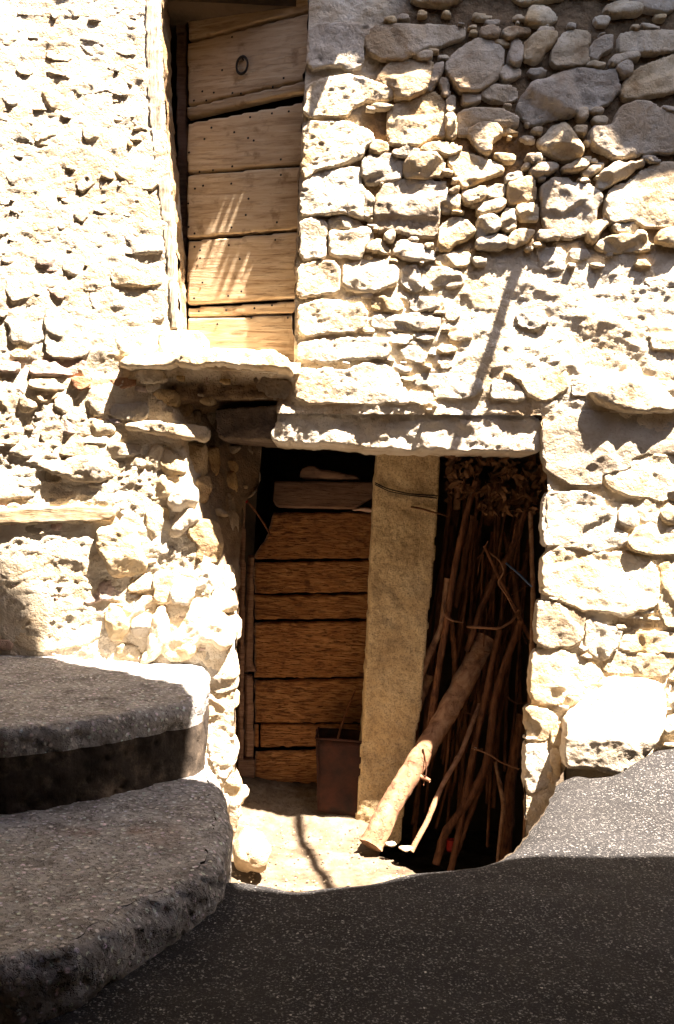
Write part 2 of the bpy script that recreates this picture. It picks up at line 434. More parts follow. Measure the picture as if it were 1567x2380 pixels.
def mortar(name, parent, keep, x0, x1, z0, z1, res=.0105):
    nx = int((x1-x0)/res)+1; nz = int((z1-z0)/res)+1
    gx, gz = np.meshgrid(np.linspace(x0, x1, nx), np.linspace(z0, z1, nz), indexing='ij')
    p = np.c_[gx.ravel(), gz.ravel()]; q = p - np.array([0, EYE])
    ok = np.ones(len(p), bool); p2 = q.copy()
    for poly in (up2, lo2):
        lo, hi = poly.min(0)-.05, poly.max(0)+.05
        m_ = ((q > lo) & (q < hi)).all(1); d, near = poly_sd(q[m_], poly)
        i = np.where(m_)[0]; inside = i[d > 0]; ok[inside] = False; p2[inside] = near[d > 0]
    k = keep(p[:, 0], p[:, 1])
    idx = np.arange(nx*nz).reshape(nx, nz)
    cells = np.stack([idx[:-1, :-1], idx[1:, :-1], idx[1:, 1:], idx[:-1, 1:]], -1).reshape(-1, 4)
    cells = cells[ok[cells].any(1) & k[cells].all(1)]
    x = p2[:, 0]; z = p2[:, 1]+EYE
    u, v = px(np.c_[x, np.zeros_like(x), z]); e = earth_shade_mask(x, z)
    q3 = np.c_[x, z, np.zeros_like(x)]
    rough = .42 - .06*sstep(1000, 1150, u)*sstep(560, 640, v) + .06*sstep(420, 380, u)*sstep(860, 820, v) + .25*sstep(700, 900, u)*sstep(620, 560, v)     # rough render upper left, smoother lower right
    h = -.006 + .012*fbm(q3, 3.2, 3, .5)*(.6+rough*.6)
    n1 = fbm(q3, 11, 4, .6, 3.0); h = h + rough*.011*n1
    h = h - rough*.012*np.clip(fbm(q3, 21, 3, .6, 8.0)-.18, 0, 1) - .006*np.clip(fbm(q3*[1, 1.5, 1], 45, 2, .6, 21.0)-.15, 0, 1)
    # flowing ridges where the render was thrown on
    rid = 1-np.abs(fbm(q3*[.7, 1.6, 1], 9, 2, .5, 31.0)); h = h + (rough*.010+.002)*np.clip(rid-.75, 0, 1)*3
    soft = 1-.45*sstep(420, 380, u)*sstep(1000, 820, v); h = h*soft
    h = h + .008*sstep(420, 380, u)*sstep(860, 820, v) + .012*sstep(620, 560, u)*sstep(860, 900, v) + .007*sstep(690, 720, u)*sstep(560, 640, v)*fbm(q3*[.7, 1.4, 1], 4.5, 3, .6, 55.0)
    h = h - .032*e*(.7+.3*fbm(q3, 8, 2))
    y = -h + jamb(x, z)
    used = np.unique(cells); rem = np.full(len(p), -1); rem[used] = np.arange(len(used))
    V = np.c_[x, y, z][used]; F = rem[cells]
    o = mk(name, V, F, MAT_MORTAR, parent, center=False)
    a = o.data.attributes.new('earth_shade', 'FLOAT', 'POINT'); a.data.foreach_set('value', e[used].astype(np.float32))
    if parent is not None: o.location = [-c for c in parent.location]
    return o

SILLV = 838
def pv(x, z): return px(np.c_[x, np.zeros_like(x), z])
wr = thing('stone_wall', 'sunlit rubble stone wall right of the upper door, top shaded by the eave', 'wall', P(1300, 1700, 0))
wl = thing('stone_wall', 'rough white rendered wall left of the upper wooden door', 'wall', P(150, 840, 0))
wb = thing('stone_wall', 'broken stone and brick wall below the sill, left of the cellar door', 'wall', P(200, 1540, 0))
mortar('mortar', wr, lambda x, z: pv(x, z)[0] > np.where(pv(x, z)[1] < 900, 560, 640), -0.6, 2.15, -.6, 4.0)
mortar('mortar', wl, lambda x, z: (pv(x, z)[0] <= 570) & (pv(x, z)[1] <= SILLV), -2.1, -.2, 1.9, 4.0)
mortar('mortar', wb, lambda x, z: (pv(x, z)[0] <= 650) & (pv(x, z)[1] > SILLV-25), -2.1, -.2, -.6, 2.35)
# reveals of the two openings
def reveal(name, parent, poly_px, y1, y0=0.0, mat=None, jam=0, splay=0.0):
    mat = mat or MAT_JAMB
    q = resample(W0.pix(poly_px), .02, closed=False); q[:, 1] += EYE
    ny = int((y1-y0)/.02)+2; ys = np.linspace(y0, y1, ny)
    V = []
    for (x, z) in q:
        st = float(jamb(np.array([x]), np.array([z]))[0]) if jam else 0
        for t in np.linspace(0, 1, ny): V.append((x-jam*.10*t+splay*t, (y0+st)*(1-t)+max(y1, y0+st+.02)*t, z))
    V = np.array(V); nn = np.stack([fbm(V, 9, 4, .55), fbm(V+5, 9, 3), fbm(V+9, 9, 4, .55)], 1)*[.020, .0, .012]
    V = V + nn; n = len(q)
    F = np.array([(i*ny+j, (i+1)*ny+j, (i+1)*ny+j+1, i*ny+j+1) for i in range(n-1) for j in range(ny-1)])
    return mk(name, V, F, mat, parent)
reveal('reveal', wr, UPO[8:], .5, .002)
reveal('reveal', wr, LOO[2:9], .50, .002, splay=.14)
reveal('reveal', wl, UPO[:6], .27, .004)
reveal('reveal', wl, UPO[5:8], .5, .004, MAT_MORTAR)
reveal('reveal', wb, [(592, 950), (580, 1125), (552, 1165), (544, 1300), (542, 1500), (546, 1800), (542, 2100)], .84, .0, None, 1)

# ------------------------------------------------------------------ stones, traced one by one
REG = {'A': (1050, 80, .4467), 'B': (1692, 80, .4467), 'C': (1050, 750, .4467), 'D': (1692, 750, .4467), 'E': (1792, 1400, .3829), 'F': (1792, 2000, .3829),
       'G': (0, 80, .43396), 'H': (0, 700, .43396), 'I': (0, 1260, .3191), 'K': (450, 1260, .3191), 'L': (400, 1800, .3191), 'N': (650, 2300, .3571), 'R': (700, 1400, .7658)}
KS = 1567/2392
def rp(reg, pts):
    x, y, s = REG[reg]; return [((x+a*s)*KS, (y+b*s)*KS) for a, b in pts]
S = {}
S['A'] = ['95,10 585,10 590,110 530,200 540,330 420,400 340,340 90,400 q', '85,500 250,440 480,410 760,530 765,600 600,640 560,610 470,680 400,760 60,760 q',
 '60,780 390,790 600,870 620,950 560,1000 540,1060 440,1110 330,1140 180,1180 50,1270 q', '45,1280 200,1190 500,1140 530,1200 520,1290 620,1400 540,1480 560,1560 350,1520 25,1560 q',
 '590,60 720,20 1340,30 1330,110 1200,160 1060,190 980,230 940,270 760,300 700,290 545,220', '660,420 760,310 940,305 1080,320 1090,380 1040,480 1030,540 930,590 860,610 780,590 760,530 650,470',
 '1180,310 1110,330 1040,460 1045,540 1080,530 1150,400', '1130,450 1190,450 1225,590 1190,600 1140,500', '1230,590 1262,600 1260,700 1200,720 1195,640', '1190,740 1255,720 1275,900 1215,925 1190,830',
 '940,275 1060,230 1080,260 1040,290 960,290', '1195,340 1240,270 1350,190 1450,130 1590,150 1650,230 1640,350 1590,460 1500,520 1380,560 1290,540 1215,450', '1320,580 1450,570 1460,620 1330,650',
 '900,640 1060,550 1110,560 1180,620 1185,720 1190,900 1130,900 1040,930 960,980 800,980 740,960 730,700 830,640', '1290,710 1500,690 1620,690 1760,760 1770,830 1640,830 1560,800 1500,785 1400,840 1370,890 1290,880',
 '1370,870 1440,810 1520,785 1620,830 1640,890 1550,950 1530,1050 1490,1060 1420,970', '1230,1060 1330,1030 1500,1080 1640,1150 1650,1190 1520,1230 1450,1270 1330,1330 1290,1240 1215,1100',
 '530,1110 600,1040 740,1050 850,1100 855,1150 840,1220 750,1260 560,1280 520,1180', '870,1110 940,1050 1100,1040 1170,1090 1175,1200 1060,1230 890,1230 865,1180', '760,1035 870,990 970,1010 970,1040 880,1070 800,1055',
 '985,1035 1010,980 1200,950 1330,1010 1210,1045 1090,1035', '640,1390 700,1300 850,1245 1000,1250 1180,1270 1205,1340 1190,1410 1130,1440 1125,1600 1100,1705 1000,1700 900,1680 800,1650 700,1640 650,1660 610,1570 620,1480',
 '550,1340 622,1400 605,1470 595,1540 555,1560 548,1480', '1210,1350 1290,1300 1305,1340 1215,1368', '1145,1440 1200,1380 1300,1370 1308,1450 1280,1480 1170,1510', '1314,1360 1480,1310 1490,1390 1334,1450', '620,940 700,960 740,1000 640,1040 590,1020']
S['B'] = ['205,80 260,50 400,50 440,70 380,90 250,135 215,110', '255,260 280,160 320,130 360,190 350,330 290,345 250,310', '190,440 220,340 290,350 360,400 290,440 200,470', '375,240 380,180 450,100 560,80 640,100 600,180 560,200 500,290 440,310 380,280',
 '600,250 650,130 740,60 880,60 900,110 880,200 890,310 760,340 610,330', '910,200 960,130 1060,100 1070,200 1000,240 940,300 900,280', '1135,80 1650,60 1650,190 1430,250 1290,235 1180,240 1130,220', '1060,330 1080,280 1280,240 1300,270 1160,310 1080,350',
 '1095,365 1200,325 1240,340 1210,410 1160,430', '325,680 350,610 450,480 600,440 720,380 840,370 960,385 1090,380 1120,430 1130,550 1060,610 880,700 700,750 560,780 430,820 370,780 h', '1145,560 1190,480 1240,410 1330,350 1650,240 1650,530 1430,570 1280,600 1160,610',
 '900,850 1080,835 1110,740 1150,680 1350,630 1450,680 1560,740 1650,800 1650,1010 1500,1030 1350,1030 1200,1060 1110,1080 1020,1040 910,980', '40,560 110,510 310,520 320,610 190,630 60,610', '470,950 560,890 600,830 700,790 750,850 790,940 850,1040 780,1080 700,1105 630,1070 520,1010 h',
 '760,840 865,825 865,890 780,880', '385,1070 500,1055 520,1110 430,1125', '410,1190 540,1120 620,1125 650,1160 560,1200 440,1230', '680,1165 850,1070 920,1065 860,1150 690,1185', '840,1180 980,1110 1020,1135 880,1225 845,1210',
 '960,1310 990,1190 1110,1110 1180,1145 1330,1090 1320,1120 1180,1220 1050,1280 980,1325', '520,1290 610,1235 720,1230 770,1290 900,1290 1000,1380 950,1480 940,1600 870,1670 780,1700 680,1710 620,1650 530,1620 520,1450',
 '1020,1400 1110,1290 1190,1300 1300,1190 1450,1120 1650,1110 1650,1620 1400,1640 1290,1600 1230,1580 1060,1600 1020,1490', '230,1210 350,1190 365,1235 240,1270', '245,1290 360,1245 460,1240 475,1390 330,1430 255,1440', '0,1415 200,1400 240,1430 180,1490 0,1540', '75,1315 215,1285 225,1385 80,1395', '0,1325 65,1310 72,1390 0,1405',
 '320,1455 460,1425 490,1560 330,1570', '200,1560 250,1470 310,1500 305,1640 240,1660 185,1600', '0,1560 150,1530 180,1630 80,1690 0,1720', '0,1735 140,1690 230,1690 225,1800 0,1795', '240,1760 290,1655 400,1640 450,1650 400,1740 300,1780',
 '880,1670 960,1580 1030,1540 1050,1590 980,1660 930,1750 885,1720', '1060,1615 1270,1605 1280,1650 1090,1665', '940,1800 1000,1720 1170,1690 1240,1720 1285,1660 1340,1680 1390,1800 1280,1800 1080,1830', '1420,1720 1460,1650 1650,1640 1650,1770 1450,1760',
 '460,1800 560,1770 690,1780 715,1870 700,1980 600,2000 490,1950 p', '720,1790 880,1780 910,1850 820,1910 730,1880 p', '540,1650 600,1655 670,1720 500,1730 490,1660', '780,700 880,680 880,760 800,780', '480,65 590,50 600,78 500,85', '30,60 110,40 180,60 160,110 50,120']
S['C'] = ['25,120 40,75 120,55 230,75 250,130 240,200 250,290 230,370 30,390 q', '255,80 330,45 450,60 540,110 500,130 260,135', '255,150 420,160 570,110 620,200 560,270 540,340 520,380 430,370 330,360 260,350 q', '15,430 150,400 280,395 340,430 350,480 350,640 200,670 10,690 q',
 '370,450 400,420 540,390 700,390 800,440 820,520 790,580 640,640 500,640 390,610', '560,310 600,240 680,240 740,290 740,330 600,320', '770,330 820,240 900,240 1100,330 1095,385 980,400 860,370', '710,180 770,155 790,200 760,240 710,220', '1145,110 1280,50 1350,70 1420,150 1400,190 1280,240 1200,320 1140,320',
 '1100,385 1150,345 1380,325 1400,400 1300,440 1110,430', '850,470 880,430 970,450 985,560 1000,600 930,640 850,600', '990,500 1080,455 1300,470 1340,560 1280,590 1130,590 1020,600', '600,690 700,670 800,690 870,760 800,790 610,780', '910,720 970,690 1100,680 1150,740 1070,790 920,790',
 '10,740 200,705 350,705 400,730 520,720 570,800 560,900 480,970 300,970 30,1000 q', '600,870 650,820 760,835 960,815 1100,820 1150,880 1120,930 960,940 620,930', '10,1050 150,1015 450,1005 700,1000 760,1080 740,1160 560,1180 400,1180 250,1205 10,1190 q',
 '0,1240 400,1255 560,1205 700,1210 820,1290 860,1400 900,1440 890,1530 600,1535 0,1525 q', '800,1080 950,1060 1060,1130 1020,1230 850,1180 p', '920,1290 1060,1280 1370,1290 1480,1330 1510,1420 1380,1500 1100,1500 1060,1400 930,1400 p', '1150,750 1260,730 1320,820 1280,870 1190,880 p', '1180,960 1390,940 1420,1010 1240,1060 p', '1100,1180 1220,1150 1260,1260 1140,1260 p']
S['D'] = ['110,1340 300,1330 410,1480 300,1530 90,1490 p', '200,1260 430,1265 600,1220 730,1290 730,1400 560,1500 430,1480 330,1340', '900,1440 1060,1350 1250,1290 1400,1340 1650,1380 1650,1590 1300,1600 1050,1560 940,1500 h', '740,1300 890,1290 900,1400 870,1480 740,1480 p', '930,800 1080,780 1130,850 1000,900 910,880 p',
 '1290,560 1480,500 1650,480 1650,600 1400,620 p', '300,800 480,760 600,860 480,960 320,920 p', '1330,980 1500,940 1650,960 1650,1100 1400,1120 p']
S['E'] = ['360,560 350,330 450,260 640,170 880,155 1100,205 1300,195 1450,235 1650,330 1650,550 1340,545 1180,590 1150,690 900,745 870,850 600,820 500,780 400,700', '1195,605 1340,565 1650,580 1600,790 1470,1000 1300,960 1150,930 940,850 915,750 1155,700',
 '400,905 560,910 720,900 880,980 1020,1130 1000,1250 1140,1300 1080,1400 830,1455 560,1405 370,1400 355,1200 370,1010', '1050,1100 1110,1000 1200,1060 1240,1190 1180,1250 1060,1190', '1130,1385 1210,1255 1410,1150 1650,1250 1650,1480 1250,1470', '1480,900 1650,870 1650,980 1500,960',
 '370,1465 620,1420 900,1465 1300,1505 1400,1600 1420,1800 1400,1950 1100,2050 900,2000 700,1985 560,1930 450,1870 340,1830', '1440,1560 1650,1520 1650,2150 1500,2150 1430,1960 1450,1800', '1500,1010 1650,1000 1650,1230 1430,1140']
S['F'] = ['310,350 400,345 560,395 720,425 755,465 715,600 700,700 600,760 380,785 290,720 300,450', '780,505 900,565 1090,625 1040,740 950,850 900,900 800,840 745,740 745,600', '1080,690 1150,630 1350,640 1650,650 1650,815 1350,825 1060,795', '950,850 1050,810 1350,840 1650,840 1530,960 1480,1050 1150,1015 930,995 905,930',
 '280,820 450,785 700,870 880,990 905,1040 850,1110 780,1210 700,1230 560,1200 520,1290 380,1310 260,1270 240,1050 260,880', '200,1360 260,1325 440,1370 490,1450 420,1550 400,1620 300,1640 230,1560 195,1440', '425,1560 480,1490 515,1600 500,1680 435,1650', '200,1660 300,1690 420,1750 430,1900 400,2050 200,2150 190,1800',
 '1490,1150 1650,1140 1650,1350 1510,1320', '1480,1430 1650,1400 1650,1600 1470,1560', '440,1700 500,1720 500,1960 440,2050 400,1950']
S['G'] = ['930,1065 1150,1005 1250,1065 1310,1150 1280,1370 1100,1350 920,1200', '620,1065 880,1135 860,1210 740,1340 650,1400 610,1200', '20,480 130,400 220,480 230,620 90,700 20,640', '340,560 470,520 600,560 600,720 420,720', '660,120 900,100 930,200 800,260 690,240', '280,860 470,800 560,900 440,1010 300,1000', '60,780 200,800 280,960 140,980 30,900', '20,60 180,90 230,130 80,200 20,180', '700,820 880,800 930,920 800,1010 690,940', '320,1180 520,1160 560,1280 400,1310 300,1260', '620,420 900,450 880,560 640,600', '60,1140 250,1120 280,1240 160,1330 50,1300']
S['H'] = ['740,765 1000,745 1330,775 1340,1000 1200,1005 800,970 740,880', '760,1045 1100,1030 1310,1055 1300,1260 1100,1280 780,1300', '380,900 470,855 650,815 735,980 740,1280 560,1320 400,1300 370,1050', '50,650 300,610 370,720 410,810 270,880 120,890 60,800', '380,645 460,615 580,650 640,760 540,800 490,830 400,770 k',
 '30,985 130,925 290,955 380,1150 280,1210 80,1180 90,1060', '320,490 480,500 490,610 370,610 310,560 k', '920,565 1100,575 1340,605 1320,720 1000,730 900,680', '690,640 860,620 880,700 840,740 690,780', '1060,150 1230,150 1250,225 1150,215 1060,210', '870,260 1300,270 1340,460 1000,460 880,440', '500,500 700,490 680,620 540,640', '200,180 370,150 400,250 250,280 190,240']
S['I'] = ['0,95 190,90 210,140 160,180 0,150 k', '350,180 400,80 620,65 960,70 900,200 420,210 k', '380,235 680,220 830,265 810,350 640,380 500,370 350,330', '860,250 880,190 960,140 1030,250', '820,270 1010,268 970,360 830,360 b', '1020,272 1500,282 1490,340 980,360 b', '440,470 520,400 620,400 640,450 560,520 450,500',
 '630,450 720,430 860,480 880,640 760,660 640,580', '890,380 1280,385 1290,500 1280,600 1100,650 1000,690 890,620', '620,770 700,720 830,700 920,760 910,860 780,850 630,850 k', '940,765 1000,730 1240,770 1280,850 1000,870 930,860', '1290,480 1567,460 1640,600 1640,720 1300,680 1220,640', '0,260 130,280 240,440 240,560 120,740 -100,790 -100,260',
 '500,1010 700,980 1000,970 1180,1010 1240,1130 800,1120 620,1080', '330,1145 700,1130 1200,1145 1390,1220 1270,1340 1070,1395 900,1385 740,1330 500,1250 h', '520,1290 740,1335 620,1400 540,1390', '1200,1000 1567,1020 1567,1100 1350,1110 1250,1130', '30,1020 180,980 390,980 420,1030 320,1130 180,1090', '560,1450 760,1370 1000,1420 1290,1440 1340,1600 1320,1690 700,1680 450,1600 p',
 '1370,1360 1567,1320 1567,1390', '240,470 400,460 420,560 260,640', '-100,1160 200,1140 480,1280 520,1400 560,1440 400,1600 -100,1620 p', '-100,840 400,870 420,960 -100,970', '480,870 1567,880 1567,960 500,960']
S['K'] = ['100,290 130,185 400,185 430,300', '220,340 330,305 370,340 300,385', '290,430 540,410 570,470 540,540 420,510', '200,600 380,510 440,540 520,620 500,680 440,740 240,690', '0,775 250,755 560,790 650,805 880,815 890,920 650,910 450,885 0,805 h', '220,1180 300,1010 420,1030 440,1150 380,1310 290,1370 210,1280', '445,1060 600,1130 660,1200 660,1280 560,1330 430,1320 400,1220',
 '0,1130 180,1120 220,1170 190,1240 0,1200', '640,990 850,1000 870,1200 860,1320 680,1320 645,1200', '890,1060 980,1030 1000,1200 930,1350 880,1280', '760,1400 910,1360 900,1500 860,1600 770,1630', '470,1640 600,1440 700,1440 760,1500 760,1640 560,1730 h', '1000,1360 1170,1300 1210,1500 1160,1560 1010,1480', '1040,1210 1190,1200 1190,1290 1050,1280',
 '540,560 640,530 720,590 640,750 560,720', '680,680 780,620 800,740 690,750', '1030,1570 1170,1560 1190,1750 1160,1850 1040,1800', '1160,980 1360,970 1380,1140 1180,1150', '440,1340 620,1370 520,1440 450,1560 250,1600 250,1440', '800,620 960,640 960,750 840,740']
S['L'] = ['650,270 720,130 830,30 900,60 960,130 880,180 760,290 660,320 h', '880,180 1160,165 1200,330 1190,540 1120,600 940,590 960,450 890,300', '540,450 600,420 680,490 670,560 570,550', '690,580 800,480 900,540 930,740 900,960 830,1060 690,1030 675,900', '950,930 1000,760 1060,700 1120,860 1080,930', '520,620 655,580 680,900 640,1040 500,1060 480,900',
 '870,1080 940,960 1080,1040 1110,1190 1290,1320 1320,1480 1230,1570 1100,1480 980,1480 880,1640 700,1700 560,1620 580,1480 760,1380 830,1250 h', '960,1640 1060,1570 1290,1590 1340,1700 1370,1880 1100,1890 1040,1700', '480,1210 570,1080 610,1250 600,1400 560,1560 370,1740 340,1720 420,1550 440,1350 h', '220,1320 300,1210 440,1190 440,1340 400,1400 260,1420 h',
 '110,1100 320,1000 460,1000 470,1180 300,1200 200,1280 140,1220', '60,1570 160,1525 270,1560 300,1750 60,1720', '510,1700 580,1630 650,1660 620,1780 520,1780', '-150,260 60,200 200,220 290,320 300,500 370,600 360,710 150,750 0,760 -60,600 -150,450 h', '180,880 260,780 480,730 490,800 440,880 200,940', '-320,930 0,820 150,820 170,930 0,980 -300,1060 k',
 '0,1080 100,1150 180,1350 90,1450 -20,1450 -60,1250 -60,1100 h', '380,20 600,0 620,260 560,400 400,300', '-1250,350 -200,260 -200,500 -250,800 -1250,850 p', '-1250,1100 -350,1080 -100,1150 -120,1500 -900,1650 -1250,1400 p', '1220,60 1370,60 1380,300 1230,320', '1180,640 1330,680 1330,900 1170,860', '1100,900 1330,950 1350,1150 1120,1130', '1230,1180 1400,1200 1400,1440 1300,1460']
S['N'] = ['160,40 480,15 515,150 520,300 500,395 280,425 240,250', '240,475 505,435 515,560 490,600 350,650 240,660', '245,705 380,685 440,760 430,850 505,920 515,1030 470,1180 400,1280 290,1130 255,900', '400,1290 480,1210 555,1400 545,1460 480,1500 450,1400', '260,1000 340,1100 440,1450 470,1700 300,1700', '490,1500 560,1480 520,1700 480,1850']
KIND = {}
allpoly = []
def lay(reg, entry):
    tok = entry.split(); k = ''
    if ',' not in tok[-1]: k = tok.pop()
    pts = [tuple(map(float, t.split(','))) for t in tok]
    pp = rp(reg, pts); pa = np.array(pp); cu, cv = pa.mean(0)
    if cu > 640 and cv < 3000 and not (reg in 'IKLNGH'): par = wr
    elif reg in 'GH': par = wl
    else: par = wb
    q0 = W0.pix(pp); c = q0.mean(0)
    yb = 0.0
    if par is wb: yb = float(jamb(np.array([c[0]]), np.array([c[1]+EYE]))[0])
    e = float(earth_shade_mask(np.array([c[0]]), np.array([c[1]+EYE]))[0])
    size = float(np.ptp(q0, axis=0).min())
    pl = wallplane(yb)
    if yb > .02:                                  # jamb stones turn with the corner
        pl = Plane([*P(cu, cv, yb)], [.62, -.78, 0])
    q = pl.pix(pp)
    mat = random.choice([MAT_LIME, MAT_LIME, MAT_STONE]) if e < .5 else MAT_STONE
    depth = .016 + .012*random.random() + .012*e*random.random(); rr = min(.04, size*.35); fac = 3 if size > .06 else 1; low = .010; pit = .8; jg = .008; rr = min(.017, size*.22); gr = .012 if par is wr else .016
    if par is wb: depth = .014+.010*random.random(); rr = min(.014, size*.2); gr = .018
    if reg in 'GH': depth = .007+.007*random.random(); low = .007; pit = .4; mat = MAT_LIME; rr = .03; gr = .012
    if k == 'q': depth = .016+.006*random.random(); rr = .012; fac = 0; low = .009; pit = 1.5; mat = MAT_LIME; gr = .006
    if k == 'p': depth = .006; low = .010; pit = .8; rr = .05; mat = MAT_LIME; gr = 0.0
    if k == 'p' and par is wb: low = .006; pit = .4
    if k == 'h': depth = .05; rr = min(.04, size*.3); fac = 4; low = .016
    if k == 'k': mat = MAT_PINK
    if k == 'b': mat = MAT_BRICK; fac = 0
    if yb > .02: depth = max(depth, .03)
    if par is wb and cu > 392 and cv < 1300 and (yb > .03 or e > .4): mat = MAT_JSTONE  # jamb and under-sill stones take the tone darkened for shade
    if par is wr and cv < 330 and cu > 850: mat = MAT_BROWN
    tilt = (random.uniform(-.04, .04), random.uniform(-.10, .02))
    if k == 'q': tilt = (0, -.02)
    if reg in 'CDEF' and k != 'h': depth *= .72; low *= .85; pit *= .7; tilt = (tilt[0]*.6, tilt[1]*.6)
    allpoly.append((q0, par))
    return relief('brick' if k == 'b' else 'stone', q, pl, mat, par, depth=depth, back=.05, r=rr, low=low, pit=pit, facets=fac, jag=jg, tilt=tilt, res=.0085, grow=gr, smooth_poly=1)
for reg in S:
    for e in S[reg]: lay(reg, e)
# the big smooth boulder at the foot of the wall on the right
bl = rp('F', [(530, 1400), (700, 1270), (860, 1170), (935, 1050), (1300, 1055), (1450, 1095), (1480, 1200), (1475, 1350), (1430, 1500), (1290, 1700), (1190, 1860), (1170, 1890), (1050, 1940), (900, 1900), (700, 1860), (520, 1870), (500, 1700), (520, 1560)])
ppl = wallplane(0); q = ppl.pix(bl); zc0 = q[:, 1].min(); zc1 = q[:, 1].max()
def bulgef(p2):
    t = (zc1-p2[:, 1])/(zc1-zc0)
    face = sstep(.52, .60, t+.12*(p2[:, 0]-q[:, 0].mean())/.2*-.5)
    return .16*t**1.0 - .22*np.clip(t-.62, 0, 1)*face
relief('stone', q, ppl, MAT_LIME, wr, depth=.02, back=.06, r=.02, low=.010, pit=.5, facets=0, bulge=bulgef, res=.008)
allpoly.append((q, wr))

# filler stones wherever the joints are wide
def filler(par, n, u0, u1, v0, v1, smin, smax, mat, depth, cond=None):
    cnt = 0
    polys = [(c.mean(0), np.abs(c-c.mean(0)).max(), c) for c, _ in allpoly]
    for _ in range(n*30):
        if cnt >= n: break
        u = random.uniform(u0, u1); v = random.uniform(v0, v1); s = random.uniform(smin, smax)
        c = W0.to2(W0.hit(u, v))
        if cond and not cond(u, v): continue
        bad = False
        for poly in (up2, lo2):
            d, _n = poly_sd(c[None], poly)
            if d[0] > -s*.8: bad = True
        if bad: continue
        lim = s
        for (cc, rad, poly) in polys:
            if np.abs(c-cc).max() > rad+s+.02: continue
            d, _n = poly_sd(c[None], poly)
            if d[0] > -.008: bad = True; break
            lim = min(lim, -d[0])
        if bad or lim < smin*.55: continue
        a0 = random.random()*6; asp = random.uniform(1.0, 1.9)
        ang = np.sort(np.array([a0+k*2*math.pi/5+random.uniform(-.45, .45) for k in range(5)])); asp = random.uniform(1.1, 2.6)
        q = c + np.c_[np.cos(ang)*lim*asp, np.sin(ang)*lim*.9]*rng.uniform(.85, 1.15, (5, 1))
        yb = float(jamb(np.array([c[0]]), np.array([c[1]+EYE]))[0])
        if par is wb and float(earth_shade_mask(np.array([c[0]]), np.array([c[1]+EYE]))[0]) > .3: mt_ = MAT_JSTONE
        else: mt_ = None
        relief('stone', q, wallplane(yb), mt_ or (mat if not isinstance(mat, list) else random.choice(mat)), par, depth=depth*random.uniform(.7, 1.2), back=.05, r=lim*.35, low=.006, pit=.6, facets=2, jag=.006, smooth_poly=1, grow=.004, tilt=(0, random.uniform(-.1, 0)), res=.0085)
        polys.append((q.mean(0), lim*asp, q)); allpoly.append((q, par)); cnt += 1
filler(wr, 12, 760, 1600, -90, 40, .05, .09, MAT_STONE, .03)
filler(wr, 70, 840, 1600, 30, 620, .016, .035, MAT_STONE, .018)
filler(wr, 22, 700, 1050, 560, 960, .022, .05, MAT_LIME, .010)
filler(wl, 70, -20, 330, 20, 830, .02, .055, MAT_LIME, .009)
filler(wb, 70, -20, 560, 870, 1540, .012, .035, [MAT_LIME, MAT_STONE, MAT_PINK], .011)
filler(wr, 18, 1235, 1600, 1300, 1750, .016, .04, MAT_LIME, .014)

# sill, beams and lintel
relief('sill', W0.pix([(282, 850), (300, 832), (380, 819), (480, 815), (560, 816), (640, 822), (672, 838), (690, 856), (688, 876), (640, 868), (560, 859), (480, 854), (400, 856), (330, 863), (286, 862)]),
       wallplane(-.075), MAT_LIME, wb, depth=.03, back=.18, r=.025, low=.014, pit=1.2, jag=.012, tilt=(.085, -.10))
wood = relief('beam', W0.pix([(386, 862), (480, 855), (600, 864), (684, 882), (680, 930), (600, 928), (500, 922), (436, 916), (400, 900)]),
       wallplane(.035), MAT_MORTAR, wb, depth=.012, back=.30, r=.01, low=.010, pit=1.0, jag=.006)
wood.data.materials[0] = MAT_JAMB
relief('brick', W0.pix([(474, 874), (500, 874), (502, 896), (476, 897)]), wallplane(.022), MAT_BRICK, wb, depth=.012, back=.03, r=.006, low=.002, pit=.3, jag=.002, res=.006)
relief('beam', W0.pix([(-60, 1186), (70, 1177), (200, 1172), (276, 1178), (274, 1200), (255, 1213), (150, 1218), (-60, 1223)]), wallplane(-.004), MAT_BEAM, wb, depth=.022, back=.06, r=.012, low=.006, pit=.2, jag=.004)
LP = wallplane(.040)
relief('lintel', LP.pix([(652, 944), (760, 950), (950, 954), (1100, 960), (1262, 964), (1268, 1056), (1150, 1050), (1000, 1049), (872, 1046), (790, 1034), (690, 1032), (622, 1027)]),
       LP, MAT_LIME, wr, depth=.014, back=.46, r=.012, low=.016, pit=1.2, jag=.008, smooth_poly=1, tilt=(0, -.05))

LP2 = wallplane(.050)  # separate left end, coloured dark for the shade below the sill
relief('lintel', LP2.pix([(500, 950), (662, 940), (632, 1029), (580, 1024), (505, 1018)]), LP2, MAT_LINTEL_SHADE, wr, depth=.014, back=.45, r=.012, low=.012, pit=.6, jag=.005, smooth_poly=0)
